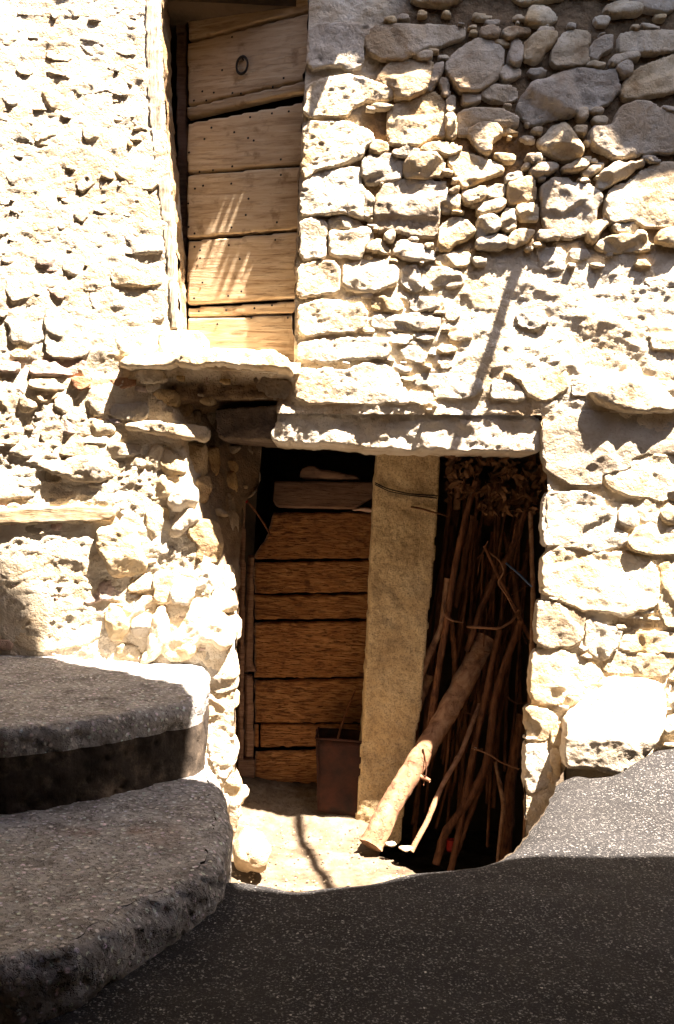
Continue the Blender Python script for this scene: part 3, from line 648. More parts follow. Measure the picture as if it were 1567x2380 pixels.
# ------------------------------------------------------------------ upper door
DL = P(437, 500, .27); DR = P(700, 500, .09)
dn = np.cross([0, 0, 1.0], DR-DL); dn = dn/np.linalg.norm(dn); dn = dn if dn[1] < 0 else -dn
low_leaf = Plane(DL, dn)
DL2 = P(437, 200, .33); DR2 = P(705, 200, .09)
dn2 = np.cross([0, 0, 1.0], DR2-DL2); dn2 = dn2/np.linalg.norm(dn2); dn2 = dn2 if dn2[1] < 0 else -dn2
up_leaf = Plane(DL2, dn2)
ud = thing('wooden_door', 'weathered brown door of wide nailed horizontal planks with an iron ring, above the sill', 'door', P(560, 820, .25))
def board(pts, pl, mat, par, d=.012, name='plank', low=.003, jag=.0025, **k):
    return relief(name, pl.pix(pts), pl, mat, par, depth=d, back=.02, res=.010, r=.006, low=low, pit=0, jag=jag, smooth_poly=0, lowscale=4, **k)
for i, (a, b, c, d) in enumerate([(288, 236, 404, 380), (409, 385, 556, 532), (561, 537, 709, 692), (715, 698, 738, 727), (741, 730, 850, 850)]):
    board([(437, a), (722, b), (716, d), (437, c)], low_leaf, MAT_DOOR, ud, d=[.010, .014, .012, .008, .014][i])
for i, (a, b, c, d) in enumerate([(-300, -450, -165, -288), (-160, -280, -40, -130), (-36, -125, 98, 25), (103, 30, 249, 184), (252, 188, 278, 212)]):
    board([(437, a), (732, b), (728, d), (440, c)], up_leaf, MAT_DOOR, ud, d=[.012, .012, .012, .014, .022][i])
board([(428, 765), (472, 765), (472, 850), (428, 850)], wallplane(.27), MAT_DOOR, ud, name='jamb_foot')
# nails
nv, nf = [], []
def nail(pl, u, v, r=.0065):
    p = pl.hit(u, v) + pl.N*.0165; b = len(nv)
    for k in range(7):
        a = k*2*math.pi/7; nv.append(p + pl.X*math.cos(a)*r + pl.Z*math.sin(a)*r)
    nv.append(p + pl.N*.003)
    for k in range(7): nf.append((b+k, b+(k+1) % 7, b+7))
for reg, pl, pts in [('G', up_leaf, [])]: pass
Z1 = (0, 50, 1100/1567)                       # first close look at the door
def z1(a, b): return ((Z1[0]+a*Z1[2])*KS, (Z1[1]+b*Z1[2])*KS)
for a, b in [(1075, 580), (1190, 603), (1288, 645), (1270, 527), (1380, 508), (1465, 498), (1260, 632), (1040, 637), (1180, 775), (1425, 740), (1015, 803), (1083, 795), (962, 705), (1175, 862), (1425, 818), (992, 887), (1033, 872), (1262, 938), (958, 962), (1248, 1020), (1176, 1083), (1405, 1057), (990, 1113), (960, 1080), (1163, 1172), (1397, 1146), (990, 1180), (1018, 1198), (1018, 1237), (1218, 1242), (1030, 1360), (1226, 1405), (1160, 1428), (988, 1440), (1380, 1475), (1292, 1490), (1150, 1500), (1276, 1538), (1012, 1505), (1460, 1538), (1105, 1570)]:
    nail(low_leaf, *z1(a, b))
for a, b in [(1180, 123), (1385, 375), (1225, 408), (1182, 405), (1088, 403), (1050, 443), (988, 443), (1030, 397), (1440, 330), (1065, 495), (1130, 290)]:
    nail(up_leaf, *z1(a, b))
o = mk('nail_heads', nv, nf, MAT_IRON, ud, smooth=False); o['kind'] = 'stuff'
def torus(name, c, X, Z, R, r, mat, par, seg=28, ell=1.0):
    N = np.cross(X, Z); V = []; F = []
    for i in range(seg):
        a = i*2*math.pi/seg; rad = X*math.cos(a)+Z*math.sin(a)*ell
        for k in range(8):
            b = k*math.pi/4; V.append(c + rad*R + (rad*math.cos(b)+N*math.sin(b))*r)
    for i in range(seg):
        for k in range(8): F.append((i*8+k, i*8+(k+1) % 8, ((i+1) % seg)*8+(k+1) % 8, ((i+1) % seg)*8+k))
    return mk(name, V, F, mat, par)
rc = up_leaf.hit(568, 157)+up_leaf.N*.028
torus('ring_handle', rc, up_leaf.X*.82, up_leaf.Z, .040, .0072, MAT_IRON, ud, ell=1.15)
rt = up_leaf.hit(569, 138)+up_leaf.N*.014
torus('staple', rt+up_leaf.N*.004, up_leaf.N, up_leaf.Z, .011, .004, MAT_IRON, ud, seg=14)
tube('staple', [up_leaf.hit(566, 139)+up_leaf.N*.012, up_leaf.hit(572, 132)+up_leaf.N*.014], .006, MAT_IRON, ud, sides=6)
# whitewashed post on the left of the door, and its dark inner cheek
relief('door_post', W0.pix([(334, -200), (366, -200), (372, 60), (384, 300), (400, 440), (410, 600), (418, 768), (396, 768), (384, 600), (352, 345), (338, 200)]),
       wallplane(.004), MAT_POST, ud, depth=.012, back=.28, r=.008, low=.006, pit=.2, jag=.003, smooth_poly=0)
relief('door_post', wallplane(.37).pix([(408, -200), (436, -200), (436, 765), (426, 765), (418, 600), (410, 300)]), wallplane(.37), MAT_BARE, ud, depth=.01, back=.1, r=.005, low=.003, pit=0, jag=.002, smooth_poly=0)
relief('stone', W0.pix([(368, 770), (400, 764), (440, 764), (474, 770), (476, 800), (474, 822), (366, 824)]), wallplane(.01), MAT_LIME, wl, depth=.02, back=.25, r=.015, low=.006, pit=.6)
boxm('threshold', (P(466, 846, 0)[0], -.02, P(600, 852, 0)[2]-.03), (P(690, 846, 0)[0]+.02, .5, P(600, 846, .1)[2]), MAT_MORTAR, wl)

# ------------------------------------------------------------------ cellar: floor, walls behind
def pit_z(x, y):
    return EYE-1.80 - .65*sstep(0, .06, x-np.maximum(.31, .40-.94*np.asarray(y))) + .15*sstep(.15, .85, y) + .10*sstep(-.2, -.7, x) + .03*sstep(-.4, -1.2, y)
gx, gy = np.meshgrid(np.arange(-.85, 1.6, .015), np.arange(-1.9, 2.3, .015), indexing='ij')
p = np.c_[gx.ravel(), gy.ravel(), np.zeros(gx.size)]
z = pit_z(p[:, 0], p[:, 1]) + .016*fbm(p, 5, 5, .55) + .010*np.clip(fbm(p, 22, 3, .5, 3.)-.1, 0, 1)
V = np.c_[p[:, :2], z]; a, b = gx.shape; idx = np.arange(a*b).reshape(a, b)
F = np.stack([idx[:-1, :-1], idx[1:, :-1], idx[1:, 1:], idx[:-1, 1:]], -1).reshape(-1, 4)
struct(mk('cellar_floor', V, F, MAT_EARTH, center=False))
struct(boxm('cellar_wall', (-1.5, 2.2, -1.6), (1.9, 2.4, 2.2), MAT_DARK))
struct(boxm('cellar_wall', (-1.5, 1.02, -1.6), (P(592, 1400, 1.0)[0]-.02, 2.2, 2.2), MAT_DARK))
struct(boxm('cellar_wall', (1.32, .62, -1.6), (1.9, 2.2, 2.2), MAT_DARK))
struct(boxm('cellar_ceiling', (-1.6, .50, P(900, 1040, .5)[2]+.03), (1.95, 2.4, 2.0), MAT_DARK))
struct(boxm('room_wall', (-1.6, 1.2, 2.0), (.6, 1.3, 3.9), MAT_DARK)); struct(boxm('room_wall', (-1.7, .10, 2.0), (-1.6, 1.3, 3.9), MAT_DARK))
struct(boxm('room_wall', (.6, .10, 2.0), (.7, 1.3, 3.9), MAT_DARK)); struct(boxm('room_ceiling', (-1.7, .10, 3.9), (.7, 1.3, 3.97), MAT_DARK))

# cellar door
CD = Plane(P(595, 1500, .86), [0.10, -1, 0])
cd = thing('cellar_door', 'low brown cellar door of flaking horizontal boards between the left jamb and the pillar', 'door', P(720, 1815, .86))
rows = [(1192, 1190, 1300, 1297), (1307, 1302, 1380, 1376), (1384, 1380, 1440, 1437), (1447, 1443, 1576, 1573), (1581, 1578, 1680, 1680), (1684, 1684, 1738, 1732), (1747, 1740, 1815, 1828)]
for i, (a, b, c, d) in enumerate(rows):
    l = [630, 592, 592, 592, 592, 606, 594][i]
    pts = [(l, a), (905, b), (900, d), (592 if i != 5 else 606, c)]
    if i == 0: pts = [(636, 1192), (905, 1190), (905, 1297), (592, 1300), (594, 1290), (622, 1240)]
    board(pts, CD, MAT_CELLAR, cd, d=[.016, .012, .010, .016, .012, .006, .014][i], low=.005, jag=.006)
board([(592, 1684), (602, 1684), (602, 1738), (592, 1738)], CD, MAT_CELLAR, cd, d=.008)
FP = Plane(P(578, 1500, .80), [0.3, -1, 0])
board([(560, 1160), (572, 1160), (566, 1790), (551, 1790)], FP, MAT_BARE, cd, name='door_frame', d=.02)
board([(578, 1290), (590, 1290), (588, 1540), (598, 1560), (570, 1562), (568, 1540)], FP, MAT_BARE, cd, name='latch_bar', d=.035)
board([(570, 1568), (588, 1568), (590, 1760), (570, 1760)], FP, MAT_BARE, cd, name='latch_bar', d=.028)
board([(550, 1762), (592, 1762), (592, 1808), (550, 1805)], FP, MAT_BARE, cd, name='bottom_block', d=.03)
BKP = wallplane(.80)
blk = relief('wood_block', BKP.pix([(635, 1120), (640, 1117), (880, 1119), (882, 1150), (822, 1184), (645, 1180), (633, 1165)]), BKP, MAT_BARE, None, depth=.02, back=.10, r=.01, low=.003, pit=0, jag=.002, smooth_poly=0, tilt=(0, -.3))
tag(blk, 'smooth reddish board lying across the top of the cellar door', 'board')
BK2 = wallplane(.84)
tag(relief('stone_slab', BK2.pix([(690, 1115), (700, 1090), (722, 1080), (745, 1088), (790, 1095), (830, 1105), (845, 1116)]), BK2, MAT_BARE, None, depth=.03, back=.10, r=.03, low=.01, pit=.2, facets=2), 'pale rag of wood and stone resting on the board over the cellar door', 'slab')
tag(relief('stone_wedge', BKP.pix([(812, 1187), (845, 1178), (872, 1180), (880, 1190)]), wallplane(.79), MAT_PINK, None, depth=.02, back=.06, r=.01, low=.002, pit=.2), 'small pale stone chip wedged between the cellar door and the pillar', 'stone')
tag(tube('stick', [P(570, 1158, .62), P(600, 1195, .68), P(627, 1240, .74)], [.007, .005], MAT_BARK, sides=7), 'short thin reddish stick poking from the jamb over the cellar door latch', 'stick')
tube_r = tube('red_rag', [P(563, 1160, .60), P(575, 1166, .61)], .010, MAT_RED, sides=7); tag(tube_r, 'small red rag tied at the top left corner of the cellar door', 'rag')

# rusty tin box with open top
def boxpts(u0, v0, u1, v1, u2, v2, u3, v3, y): return [P(u0, v0, y), P(u1, v1, y), P(u2, v2, y), P(u3, v3, y)]
tb = thing('tin_box', 'rusty open topped tin box standing between the cellar door and the pillar', 'tin', P(785, 1890, .6))
yb0, yb1 = .50, .78
fl = [P(734, 1716, yb0), P(850, 1724, yb0), P(842, 1905, yb0), P(738, 1886, yb0)]
dv = np.array([.012, yb1-yb0, 0])
def sheet(name, quad, mat, par, th=.003, n=10):
    a, b, c, d = [np.array(x, float) for x in quad]; N = np.cross(b-a, d-a); N /= np.linalg.norm(N); V = []; F = []
    for side in (0, 1):
        for i in range(n):
            for j in range(n):
                s, t = i/(n-1), j/(n-1); p = (a*(1-s)+b*s)*(1-t)+(d*(1-s)+c*s)*t
                V.append(p + N*(side*th) )
    V = np.array(V); V += N*(.018*fbm(V, 7, 3))[:, None]
    for side in (0, 1):
        o = side*n*n
        for i in range(n-1):
            for j in range(n-1):
                f = (o+i*n+j, o+(i+1)*n+j, o+(i+1)*n+j+1, o+i*n+j+1); F.append(f if side else f[::-1])
    ring = [i*n for i in range(n)]+[(n-1)*n+j for j in range(1, n)]+[i*n+n-1 for i in range(n-2, -1, -1)]+[j for j in range(n-2, 0, -1)]
    for k in range(len(ring)):
        r0, r1 = ring[k], ring[(k+1) % len(ring)]; F.append((r0, r1, r1+n*n, r0+n*n))
    return mk(name, V, F, mat, par)
sheet('front_panel', fl, MAT_RUST, tb)
sheet('side_panel', [fl[0]+dv, fl[0], fl[3], fl[3]+dv], MAT_RUST, tb)
sheet('side_panel', [fl[1], fl[1]+dv, fl[2]+dv, fl[2]], MAT_RUST, tb)
sheet('back_panel', [fl[0]+dv, fl[1]+dv, fl[2]+dv, fl[3]+dv], MAT_RUST, tb)
sheet('bottom_panel', [fl[3], fl[2], fl[2]+dv, fl[3]+dv], MAT_RUST, tb)
tube('rim', [fl[0], fl[1]], .006, MAT_RUST, tb, sides=6, noise=.3)
tube('rim', [fl[0]+dv, fl[0]], .006, MAT_RUST, tb, sides=6, noise=.3)
tag(tube('stick', [P(770, 1790, .60), P(785, 1715, .60), P(806, 1650, .66), P(828, 1600, .70)], [.005, .007, .004], MAT_BARK, sides=7, knots=2), 'thin twig standing in the rusty tin box', 'stick')

# ------------------------------------------------------------------ pillar
pil = thing('stone_pillar', 'rough yellowish stone pillar holding up the lintel in the middle of the cellar opening', 'pillar', P(900, 1935, .49))
PP = wallplane(.49)
relief('shaft', PP.pix([(878, 1036), (1026, 1040), (1023, 1120), (1018, 1200), (1010, 1310), (1001, 1400), (990, 1520), (978, 1650), (962, 1760), (945, 1860), (930, 1960), (812, 1975), (826, 1900), (836, 1780), (846, 1600), (856, 1420), (864, 1250), (869, 1120)]),
       PP, MAT_PILLAR, pil, depth=.02, back=.19, r=.022, low=.012, pit=1.0, jag=.006, smooth_poly=0)
def loopline(pts, y, r, mat, **k): return tube(k.pop('name', 'wire'), [P(u, v, yy) for (u, v), yy in zip(pts, y if hasattr(y, '__len__') else [y]*len(pts))], r, mat, k.pop('parent', None), sides=6, step=.015, noise=.05, **k)
wt = thing('wire', 'thin dark wire tied round the top of the yellowish pillar', 'wire', P(940, 1130, .39))
loopline([(872, 1122), (900, 1136), (950, 1148), (1018, 1152)], [.47, .455, .455, .47], .0035, MAT_IRON, name='strand', parent=wt)
loopline([(872, 1126), (905, 1143), (950, 1151), (1016, 1158)], [.47, .455, .455, .47], .003, MAT_IRON, name='strand', parent=wt)
tag(loopline([(955, 1178), (980, 1182), (1010, 1192), (1030, 1195), (1042, 1200)], [.455, .445, .445, .46, .5], .0055, MAT_BARK, name='twig'), 'short curled dry twig stuck across the top of the pillar', 'twig')

# ------------------------------------------------------------------ leaning log
def lift(p, z): p = np.array(p); return p
lg = thing('log', 'thick leaning log with a cut foot, lit below and shaded above, against the pillar', 'log', P(862, 1972, .03))
tube('trunk', [P(862, 1966, .10), P(905, 1880, .20), P(960, 1785, .31), P(1015, 1700, .41), P(1075, 1590, .52), P(1128, 1482, .62)], [.064, .060, .058, .057, .062, .056], MAT_LOG, lg, sides=18, noise=.13, step=.02)
tube('branch_stub', [P(970, 1800, .30), P(1000, 1815, .26)], [.018, .010], MAT_LOG, lg, sides=8)
tube('vine', [P(983, 1740, .30), P(994, 1770, .27), P(992, 1800, .26), P(985, 1825, .27)], .004, MAT_BARK, lg, sides=6)

# ------------------------------------------------------------------ bundle of poles and vine sticks (zoom coordinates R)
sticks = [
 ([(1196, 318), (1206, 420), (1203, 530)], 15, .62, .60, 'short upright pole end at the top left of the stick bundle'),
 ([(1290, 400), (1240, 580), (1192, 800), (1165, 1000), (1130, 1200), (1070, 1580)], 15, .52, .34, 'long knobbly vine pole running down along the pillar edge'),
 ([(1275, 560), (1262, 660), (1240, 750), (1195, 985)], 13, .60, .50, 'thinner vine pole just behind the long knobbly one'),
 ([(1160, 850), (1132, 1080), (1062, 1230), (1015, 1390)], 15, .50, .40, 'crooked dark pole touching the right edge of the pillar'),
 ([(1395, 380), (1370, 480), (1350, 600)], 27, .75, .75, 'thick bark covered branch at the top centre of the bundle'),
 ([(1560, 430), (1500, 600), (1450, 740), (1385, 830), (1310, 1000), (1250, 1190)], 14, .36, .45, 'pole crossing down left from the upper right corner of the cellar opening'),
 ([(1544, 540), (1556, 900), (1550, 1200), (1532, 1700), (1520, 2050)], 12, .40, .30, 'straight pole standing against the right jamb of the cellar opening'),
 ([(1402, 1090), (1345, 1350), (1282, 1650), (1205, 2060)], 15, .42, .16, 'straight reddish pole in the middle of the bundle'),
 ([(1500, 1050), (1425, 1250), (1380, 1400), (1352, 1640), (1335, 1730), (1260, 1880), (1150, 2025)], 18, .46, .12, 'stout bent grey pole curving down to the left in the bundle'),
 ([(1310, 1430), (1222, 1660), (1130, 1820), (1060, 1990), (990, 2115)], 12, .36, .06, 'lowest left pole of the bundle with its foot beside the log'),
 ([(1482, 1080), (1405, 1290), (1372, 1500)], 10, .60, .56, 'slim dark stick behind the bent grey pole'),
 ([(1335, 1750), (1262, 1950), (1175, 2190)], 14, .20, .0, 'short pole ending at the road edge beside the red cap'),
 ([(1380, 1700), (1420, 1900), (1395, 2130)], 10, .36, .2, 'rough twisted vine at the foot of the bundle'),
 ([(1178, 1050), (1195, 1250), (1192, 1310)], 12, .48, .50, 'broken stub of vine beside the top of the leaning log'),
 ([(1505, 1480), (1450, 1800), (1430, 2120)], 26, .62, .5, 'dark thick trunk at the back of the bundle on the right'),
 ([(1075, 1300), (1010, 1480), (955, 1740)], 20, .58, .45, 'bark strip standing behind the pillar edge'),
 ([(1420, 640), (1460, 800), (1500, 1040)], 11, .70, .55, 'thin crooked vine crossing the upper right of the bundle'),
 ([(1330, 700), (1400, 850), (1480, 1000), (1540, 1130)], 9, .48, .44, 'slender twig crossing the bundle down to the right jamb'),
]
for i, (pts, rad, yt, ybm, lab) in enumerate(sticks):
    pp = rp('R', pts); n = len(pp); ys = np.interp([v for _, v in pp], [pp[0][1], pp[-1][1]], [max(yt, .52), max(ybm+.12, .47)])
    if i == 9: ys = np.interp([v for _, v in pp], [pp[0][1], pp[-1][1]], [.55, .16])
    elif pp[-1][1] > 1930: pp = pp+[(pp[-1][0]*2-pp[-2][0]+(pp[-2][0]-pp[-1][0])*.6, pp[-1][1]+75)]; ys = np.append(ys, ys[-1])
    r = rad*.7658*KS/FPX*5.5
    o = tube('pole' if rad > 11 else 'stick', [P(u, v, y) for (u, v), y in zip(pp, ys)], [r*.9, r, r*1.05], MAT_BARK if i % 3 else MAT_LOG, sides=10, noise=.16, knots=4, step=.02)
    tag(o, lab, 'pole' if rad > 11 else 'stick', 'poles and vine sticks leaning in the cellar opening')
BACKST = []
for k in range(34):                             # darker sticks further in
    x0 = 1110+random.random()*430; x1 = max(x0 - random.uniform(20, 340), 1000); y = random.uniform(.66, 1.0)
    v0 = random.uniform(330, 760); v1 = random.uniform(1500, 2150)
    pp = rp('R', [(x0, v0), ((x0+x1)/2+random.uniform(-30, 30), (v0+v1)/2), (x1, v1)])
    o = tube('stick', [P(u, v, y) for u, v in pp], random.uniform(.007, .014), MAT_BARK, sides=8, noise=.2, knots=4, step=.025)
    tag(o, 'dark stick in the shade at the back of the bundle', 'stick', 'dark sticks at the back of the bundle'); BACKST.append(o)
# twine, cords
def cordR(pts, y, r, mat, name, lab, cat='twine', parent=None):
    o = tube(name, [P(u, v, max(yy+.05, .40)) for (u, v), yy in zip(rp('R', pts), y)], r, mat, parent, sides=6, step=.012, noise=.25)
    if lab: tag(o, lab, cat)
    return o
cordR([(1140, 960), (1145, 1030), (1190, 1050), (1230, 1055)], [.46, .40, .40, .44], .006, MAT_TWINE, 'twine', 'twisted twine round the poles nearest the pillar')
cordR([(1250, 1075), (1330, 1080), (1400, 1085), (1460, 1050), (1490, 1000)], [.42, .38, .36, .38, .42], .008, MAT_TWINE, 'twine', 'frayed twine tied across the middle of the bundle')
cordR([(1270, 1635), (1310, 1650), (1360, 1670), (1400, 1700), (1490, 1735)], [.26, .22, .24, .30, .36], .0055, MAT_TWINE, 'twine', 'knotted twine round the poles low in the bundle')
cordR([(1340, 720), (1400, 765), (1425, 820), (1390, 870), (1440, 940), (1490, 1040)], [.5, .42, .40, .42, .42, .44], .006, MAT_TWINE, 'twine', 'looped loose twine hanging in the upper part of the bundle')
cordR([(1430, 780), (1490, 830), (1550, 890)], [.42, .40, .40], .006, MAT_BLUE, 'cord', 'short blue cord at the right of the bundle', 'cord')
cordR([(1555, 1090), (1600, 1060), (1618, 1055)], [.30, .10, .05], .010, MAT_BLUE, 'cord', 'blue cord end looped round the pole at the right jamb', 'cord')
for k, (u, v, y) in enumerate([(1290, 1635, .42), (1320, 1640, .42)]):
    q_ = rp('R', [(u, v), (u+22, v+10), (u+6, v+22), (u-8, v+6)]); 
    tube('twine_knot', [P(a, b, y) for a, b in q_], .0075, MAT_TWINE if k else MAT_WEB, None, sides=6); bpy.context.scene.objects
    kn = bpy.data.objects[-1] if False else None
for o in list(COL.objects):
    if o.name.startswith('twine_knot'):
        tag(o, 'dark frayed knot of twine low on the poles, right of the pale one' if '.' in o.name else 'pale yellowish frayed knot of twine low on the reddish pole', 'knot', 'twine knots low on the poles')
# red cap
rcp = P(*rp('R', [(1180, 2085)])[0], .54)
tube('plastic_cap', [rcp+np.array([-.004, 0, .030]), rcp+np.array([.002, 0, -.032])], [.026, .030, .030], MAT_RED, None, sides=16, noise=.02, step=.01)
tag(COL.objects['plastic_cap'], 'small red plastic cap at the foot of the stick bundle', 'cap')

# dry husks stuffed on top of the bundle
hk = thing('dry_leaves', 'crumpled brown dry leaves stuffed under the lintel above the sticks', 'leaves', P(1160, 1190, .5))
lm = []
for k in range(5):
    n1, n2 = 9, 5; V = []; F = []
    L = random.uniform(.10, .15); Wd = random.uniform(.03, .05); cu_, tw = random.uniform(-6, 9), random.uniform(-5, 5)
    for i in range(n1):
        t = i/(n1-1); ww = Wd*math.sin(math.pi*min(1, t*.92+.08))**.7
        for j in range(n2):
            s = (j/(n2-1)-.5)*2; a = tw*t*.3
            x = (t-.5)*L; y = s*ww*math.cos(a); zz = s*ww*math.sin(a) + .02*math.sin(cu_*t) + .012*abs(s) + .006*math.sin(9*t+4*s+k)
            V.append((x, y, zz))
    for i in range(n1-1):
        for j in range(n2-1): F.append((i*n2+j, (i+1)*n2+j, (i+1)*n2+j+1, i*n2+j+1))
    me = bpy.data.meshes.new('leaf'); me.from_pydata(V, [], F); me.materials.append(MAT_LEAF)
    me.polygons.foreach_set('use_smooth', np.ones(len(F), bool)); lm.append(me)
for k in range(230):
    u = random.uniform(1035, 1268); v = random.uniform(1062, 1195) - (20 if u < 1120 else 0)
    if v > 1150 and u < 1120 and random.random() < .6: continue
    o = bpy.data.objects.new('leaf', random.choice(lm)); COL.objects.link(o); o.parent = hk
    o.location = Vector(P(u, v, random.uniform(.38, .62))) - hk.location
    o.rotation_euler = (random.uniform(0, 6.28), random.uniform(0, 6.28), random.uniform(0, 6.28)); o.scale = [random.uniform(.35, .65), random.uniform(.3, .5), .6]

for k in range(16):
    u0 = random.uniform(1030, 1240); v0 = random.uniform(1200, 1800); pts_ = [(u0, v0)]
    a_ = random.uniform(0, 6.28)
    for j in range(3): a_ += random.uniform(-.7, .7); pts_.append((pts_[-1][0]+math.cos(a_)*22, pts_[-1][1]+math.sin(a_)*30))
    yy = random.uniform(.45, .60)
    tag(tube('twig', [P(min(max(a, 1000), 1250), b, yy+.02*j) for j, (a, b) in enumerate(pts_)], [.004, .002], MAT_BARK, sides=6, step=.015), 'thin crooked twig sticking out of the stick bundle', 'twig', 'loose twigs in the stick bundle')

# ------------------------------------------------------------------ rock and rubble on the pit floor
def rock(name, c, size, mat, lab=None, cat='rock', parent=None, n=22, group=None, amp=.30):
    SEED[0] += 1; V = []; F = []
    for i in range(n+1):
        th = math.pi*i/n
        for j in range(n*2):
            ph = math.pi*j/n; V.append((math.sin(th)*math.cos(ph), math.sin(th)*math.sin(ph), math.cos(th)))
    V = np.array(V); d = 1+amp*fbm(V+SEED[0]*7.7, 1.1, 4, .5)
    for k in range(5):
        nn = rng.normal(size=3); nn /= np.linalg.norm(nn); lim = random.uniform(.6, .9); t = V @ nn * d
        d = np.where(t > lim, d*lim/np.maximum(t, 1e-3)*.6+d*.4, d)
    V = V*d[:, None]*np.array(size) + np.array(c)
    for i in range(n):
        for j in range(n*2):
            j2 = (j+1) % (n*2); F.append((i*n*2+j, (i+1)*n*2+j, (i+1)*n*2+j2, i*n*2+j2))
    o = mk(name, V, np.array(F), mat, parent)
    if lab: tag(o, lab, cat, group)
    return o
rkc = P(578, 1985, -.35)
rock('rock', (rkc[0], -.35, rkc[2]+.02), (.10, .11, .10), MAT_JSTONE, 'rounded pale rock lying in the pit beside the lower step')
rock('rock', P(556, 1845, .1), (.05, .06, .05), MAT_LIME, 'white stone lump where the left jamb meets the pit floor', n=16)
for (u, v, y, s, lab) in [(908, 1962, .02, .024, 'small white stone just right of the foot of the log'), (944, 1972, -.03, .030, 'larger white stone chip between the log and the lowest pole')]:
    rock('pebble', P(u, v, y), (s*1.2, s, s*.5), MAT_STONE, lab, 'pebble', n=12)
V = []; F = []
for k in range(420):
    x = random.uniform(-.45, .5); y = random.uniform(-1.3, .4); s = random.uniform(.003, .009); z = float(pit_z(x, y)); b = len(V)
    for dx, dy, dz in ((1, 0, 0), (0, 1, 0), (-1, 0, 0), (0, -1, 0), (0, 0, .8)):
        V.append((x+dx*s*random.uniform(.6, 1.3), y+dy*s*random.uniform(.6, 1.3), z+.012+dz*s))
    F += [(b, b+1, b+4), (b+1, b+2, b+4), (b+2, b+3, b+4), (b+3, b, b+4)]
o = mk('gravel', V, F, MAT_JSTONE, smooth=False); o['kind'] = 'stuff'; tag(o, 'loose gravel scattered over the sunlit pit floor', 'gravel')
for k, (u, v) in enumerate([(757, 1993), (629, 1998), (752, 1988)]):
    p = P(u, v, -.3); c = G(u, v, float(pit_z(p[0], p[1]))+.025); s = .012
    V = [c+np.array(a)*s for a in ((-1, 0, 0), (0, -.6, .2), (1, 0, .1), (0, .6, .3))]
    tag(mk('fallen_leaf', V, [(0, 1, 2, 3)], MAT_YLEAF), ['tiny yellow leaf on the sunlit pit floor beside the curved shadow', 'tiny yellow leaf on the pit floor beside the pale rock', 'smaller yellow leaf touching the one beside the curved shadow'][k], 'leaf', 'yellow leaves on the pit floor')

# ------------------------------------------------------------------ steps
def step(name, outline, ztop, zbot, lab, rnd=.045, mat_top=MAT_CONC, mat_side=MAT_RISER):
    """outline: plan polygon (x, y), closed, counter-clockwise"""
    q = resample(chaikin(np.array(outline), 2), .018); n = len(q)
    tn = np.roll(q, -1, 0)-np.roll(q, 1, 0); tn /= np.linalg.norm(tn, axis=1)[:, None]; nr = np.c_[tn[:, 1], -tn[:, 0]]
    area = .5*np.sum(q[:, 0]*np.roll(q[:, 1], -1)-np.roll(q[:, 0], -1)*q[:, 1])
    if area < 0: nr = -nr
    rings = []
    for k in range(6):
        a = k*math.pi/2/5; rings.append((-(1-math.sin(a))*rnd, ztop-(1-math.cos(a))*rnd))
    zz = ztop-rnd-.018
    while zz > zbot: rings.append((0.0, zz)); zz -= .018
    V = []
    for off, z in rings: V.append(np.c_[q+nr*off, np.full(n, z)])
    nring = len(V); V = np.vstack(V); N3 = np.tile(np.c_[nr, np.zeros(n)], (nring, 1))
    V = V + N3*(.013*fbm(V, 5, 5, .6)-.012*np.clip(fbm(V, 17, 3, .6)-.15, 0, 1)*2)[:, None]
    V[:, 2] += .010*fbm(V+3, 7, 4, .6)*np.where(np.arange(len(V)) < 4*n, 1, .2)
    cells = [(k*n+i, k*n+(i+1) % n, (k+1)*n+(i+1) % n, (k+1)*n+i) for k in range(nring-1) for i in range(n)]
    from mathutils.geometry import delaunay_2d_cdt
    top = V[:n]; lo = top.min(0); hi = top.max(0)
    gx, gy = np.meshgrid(np.arange(lo[0], hi[0], .022), np.arange(lo[1], hi[1], .022)); gp = np.c_[gx.ravel(), gy.ravel()] + rng.uniform(-.004, .004, (gx.size, 2))
    d, _ = poly_sd(gp, top[:, :2]); gp = gp[d > .012]
    vs = [Vector(p[:2]) for p in top] + [Vector(p) for p in gp]
    ov, oe, of, *_r = delaunay_2d_cdt(vs, [(i, (i+1) % n) for i in range(n)], [], 1, 1e-6)
    base = len(V); g3 = np.array([(v.x, v.y, 0) for v in ov]); dd, _ = poly_sd(g3[:, :2], top[:, :2])
    gz = ztop + .009*fbm(np.c_[g3[:, :2], np.full(len(g3), ztop)], 6, 5, .6)*np.clip(dd/.05, 0, 1)
    zi = np.zeros(len(g3)); 
    near = np.argmin(((g3[:, None, :2]-top[None, :, :2])**2).sum(2), 1) if len(g3)*n < 4e6 else None
    if near is not None: gz = np.where(dd < .004, top[near, 2], gz*np.clip(dd/.05, 0, 1)+(1-np.clip(dd/.05, 0, 1))*top[near, 2])
    V = np.vstack([V, np.c_[g3[:, :2], gz]])
    F = cells + [tuple(base+i for i in f) for f in of]
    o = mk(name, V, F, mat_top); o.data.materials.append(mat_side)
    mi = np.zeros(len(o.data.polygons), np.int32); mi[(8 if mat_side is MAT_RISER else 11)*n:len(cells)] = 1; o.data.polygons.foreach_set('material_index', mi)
    tag(o, lab, 'step'); return o
def g2(u, v, z): p = G(u, v, EYE+z); return (p[0], p[1])
T1, T2 = -.82, -1.13
s1 = [g2(-20, 1695, T1), g2(120, 1683, T1), g2(250, 1668, T1), g2(380, 1644, T1), g2(452, 1632, T1), g2(478, 1620, T1), g2(482, 1600, T1), (-.62, .02), (-.68, .10), (-3.0, .10), (-3.2, -1.5)]
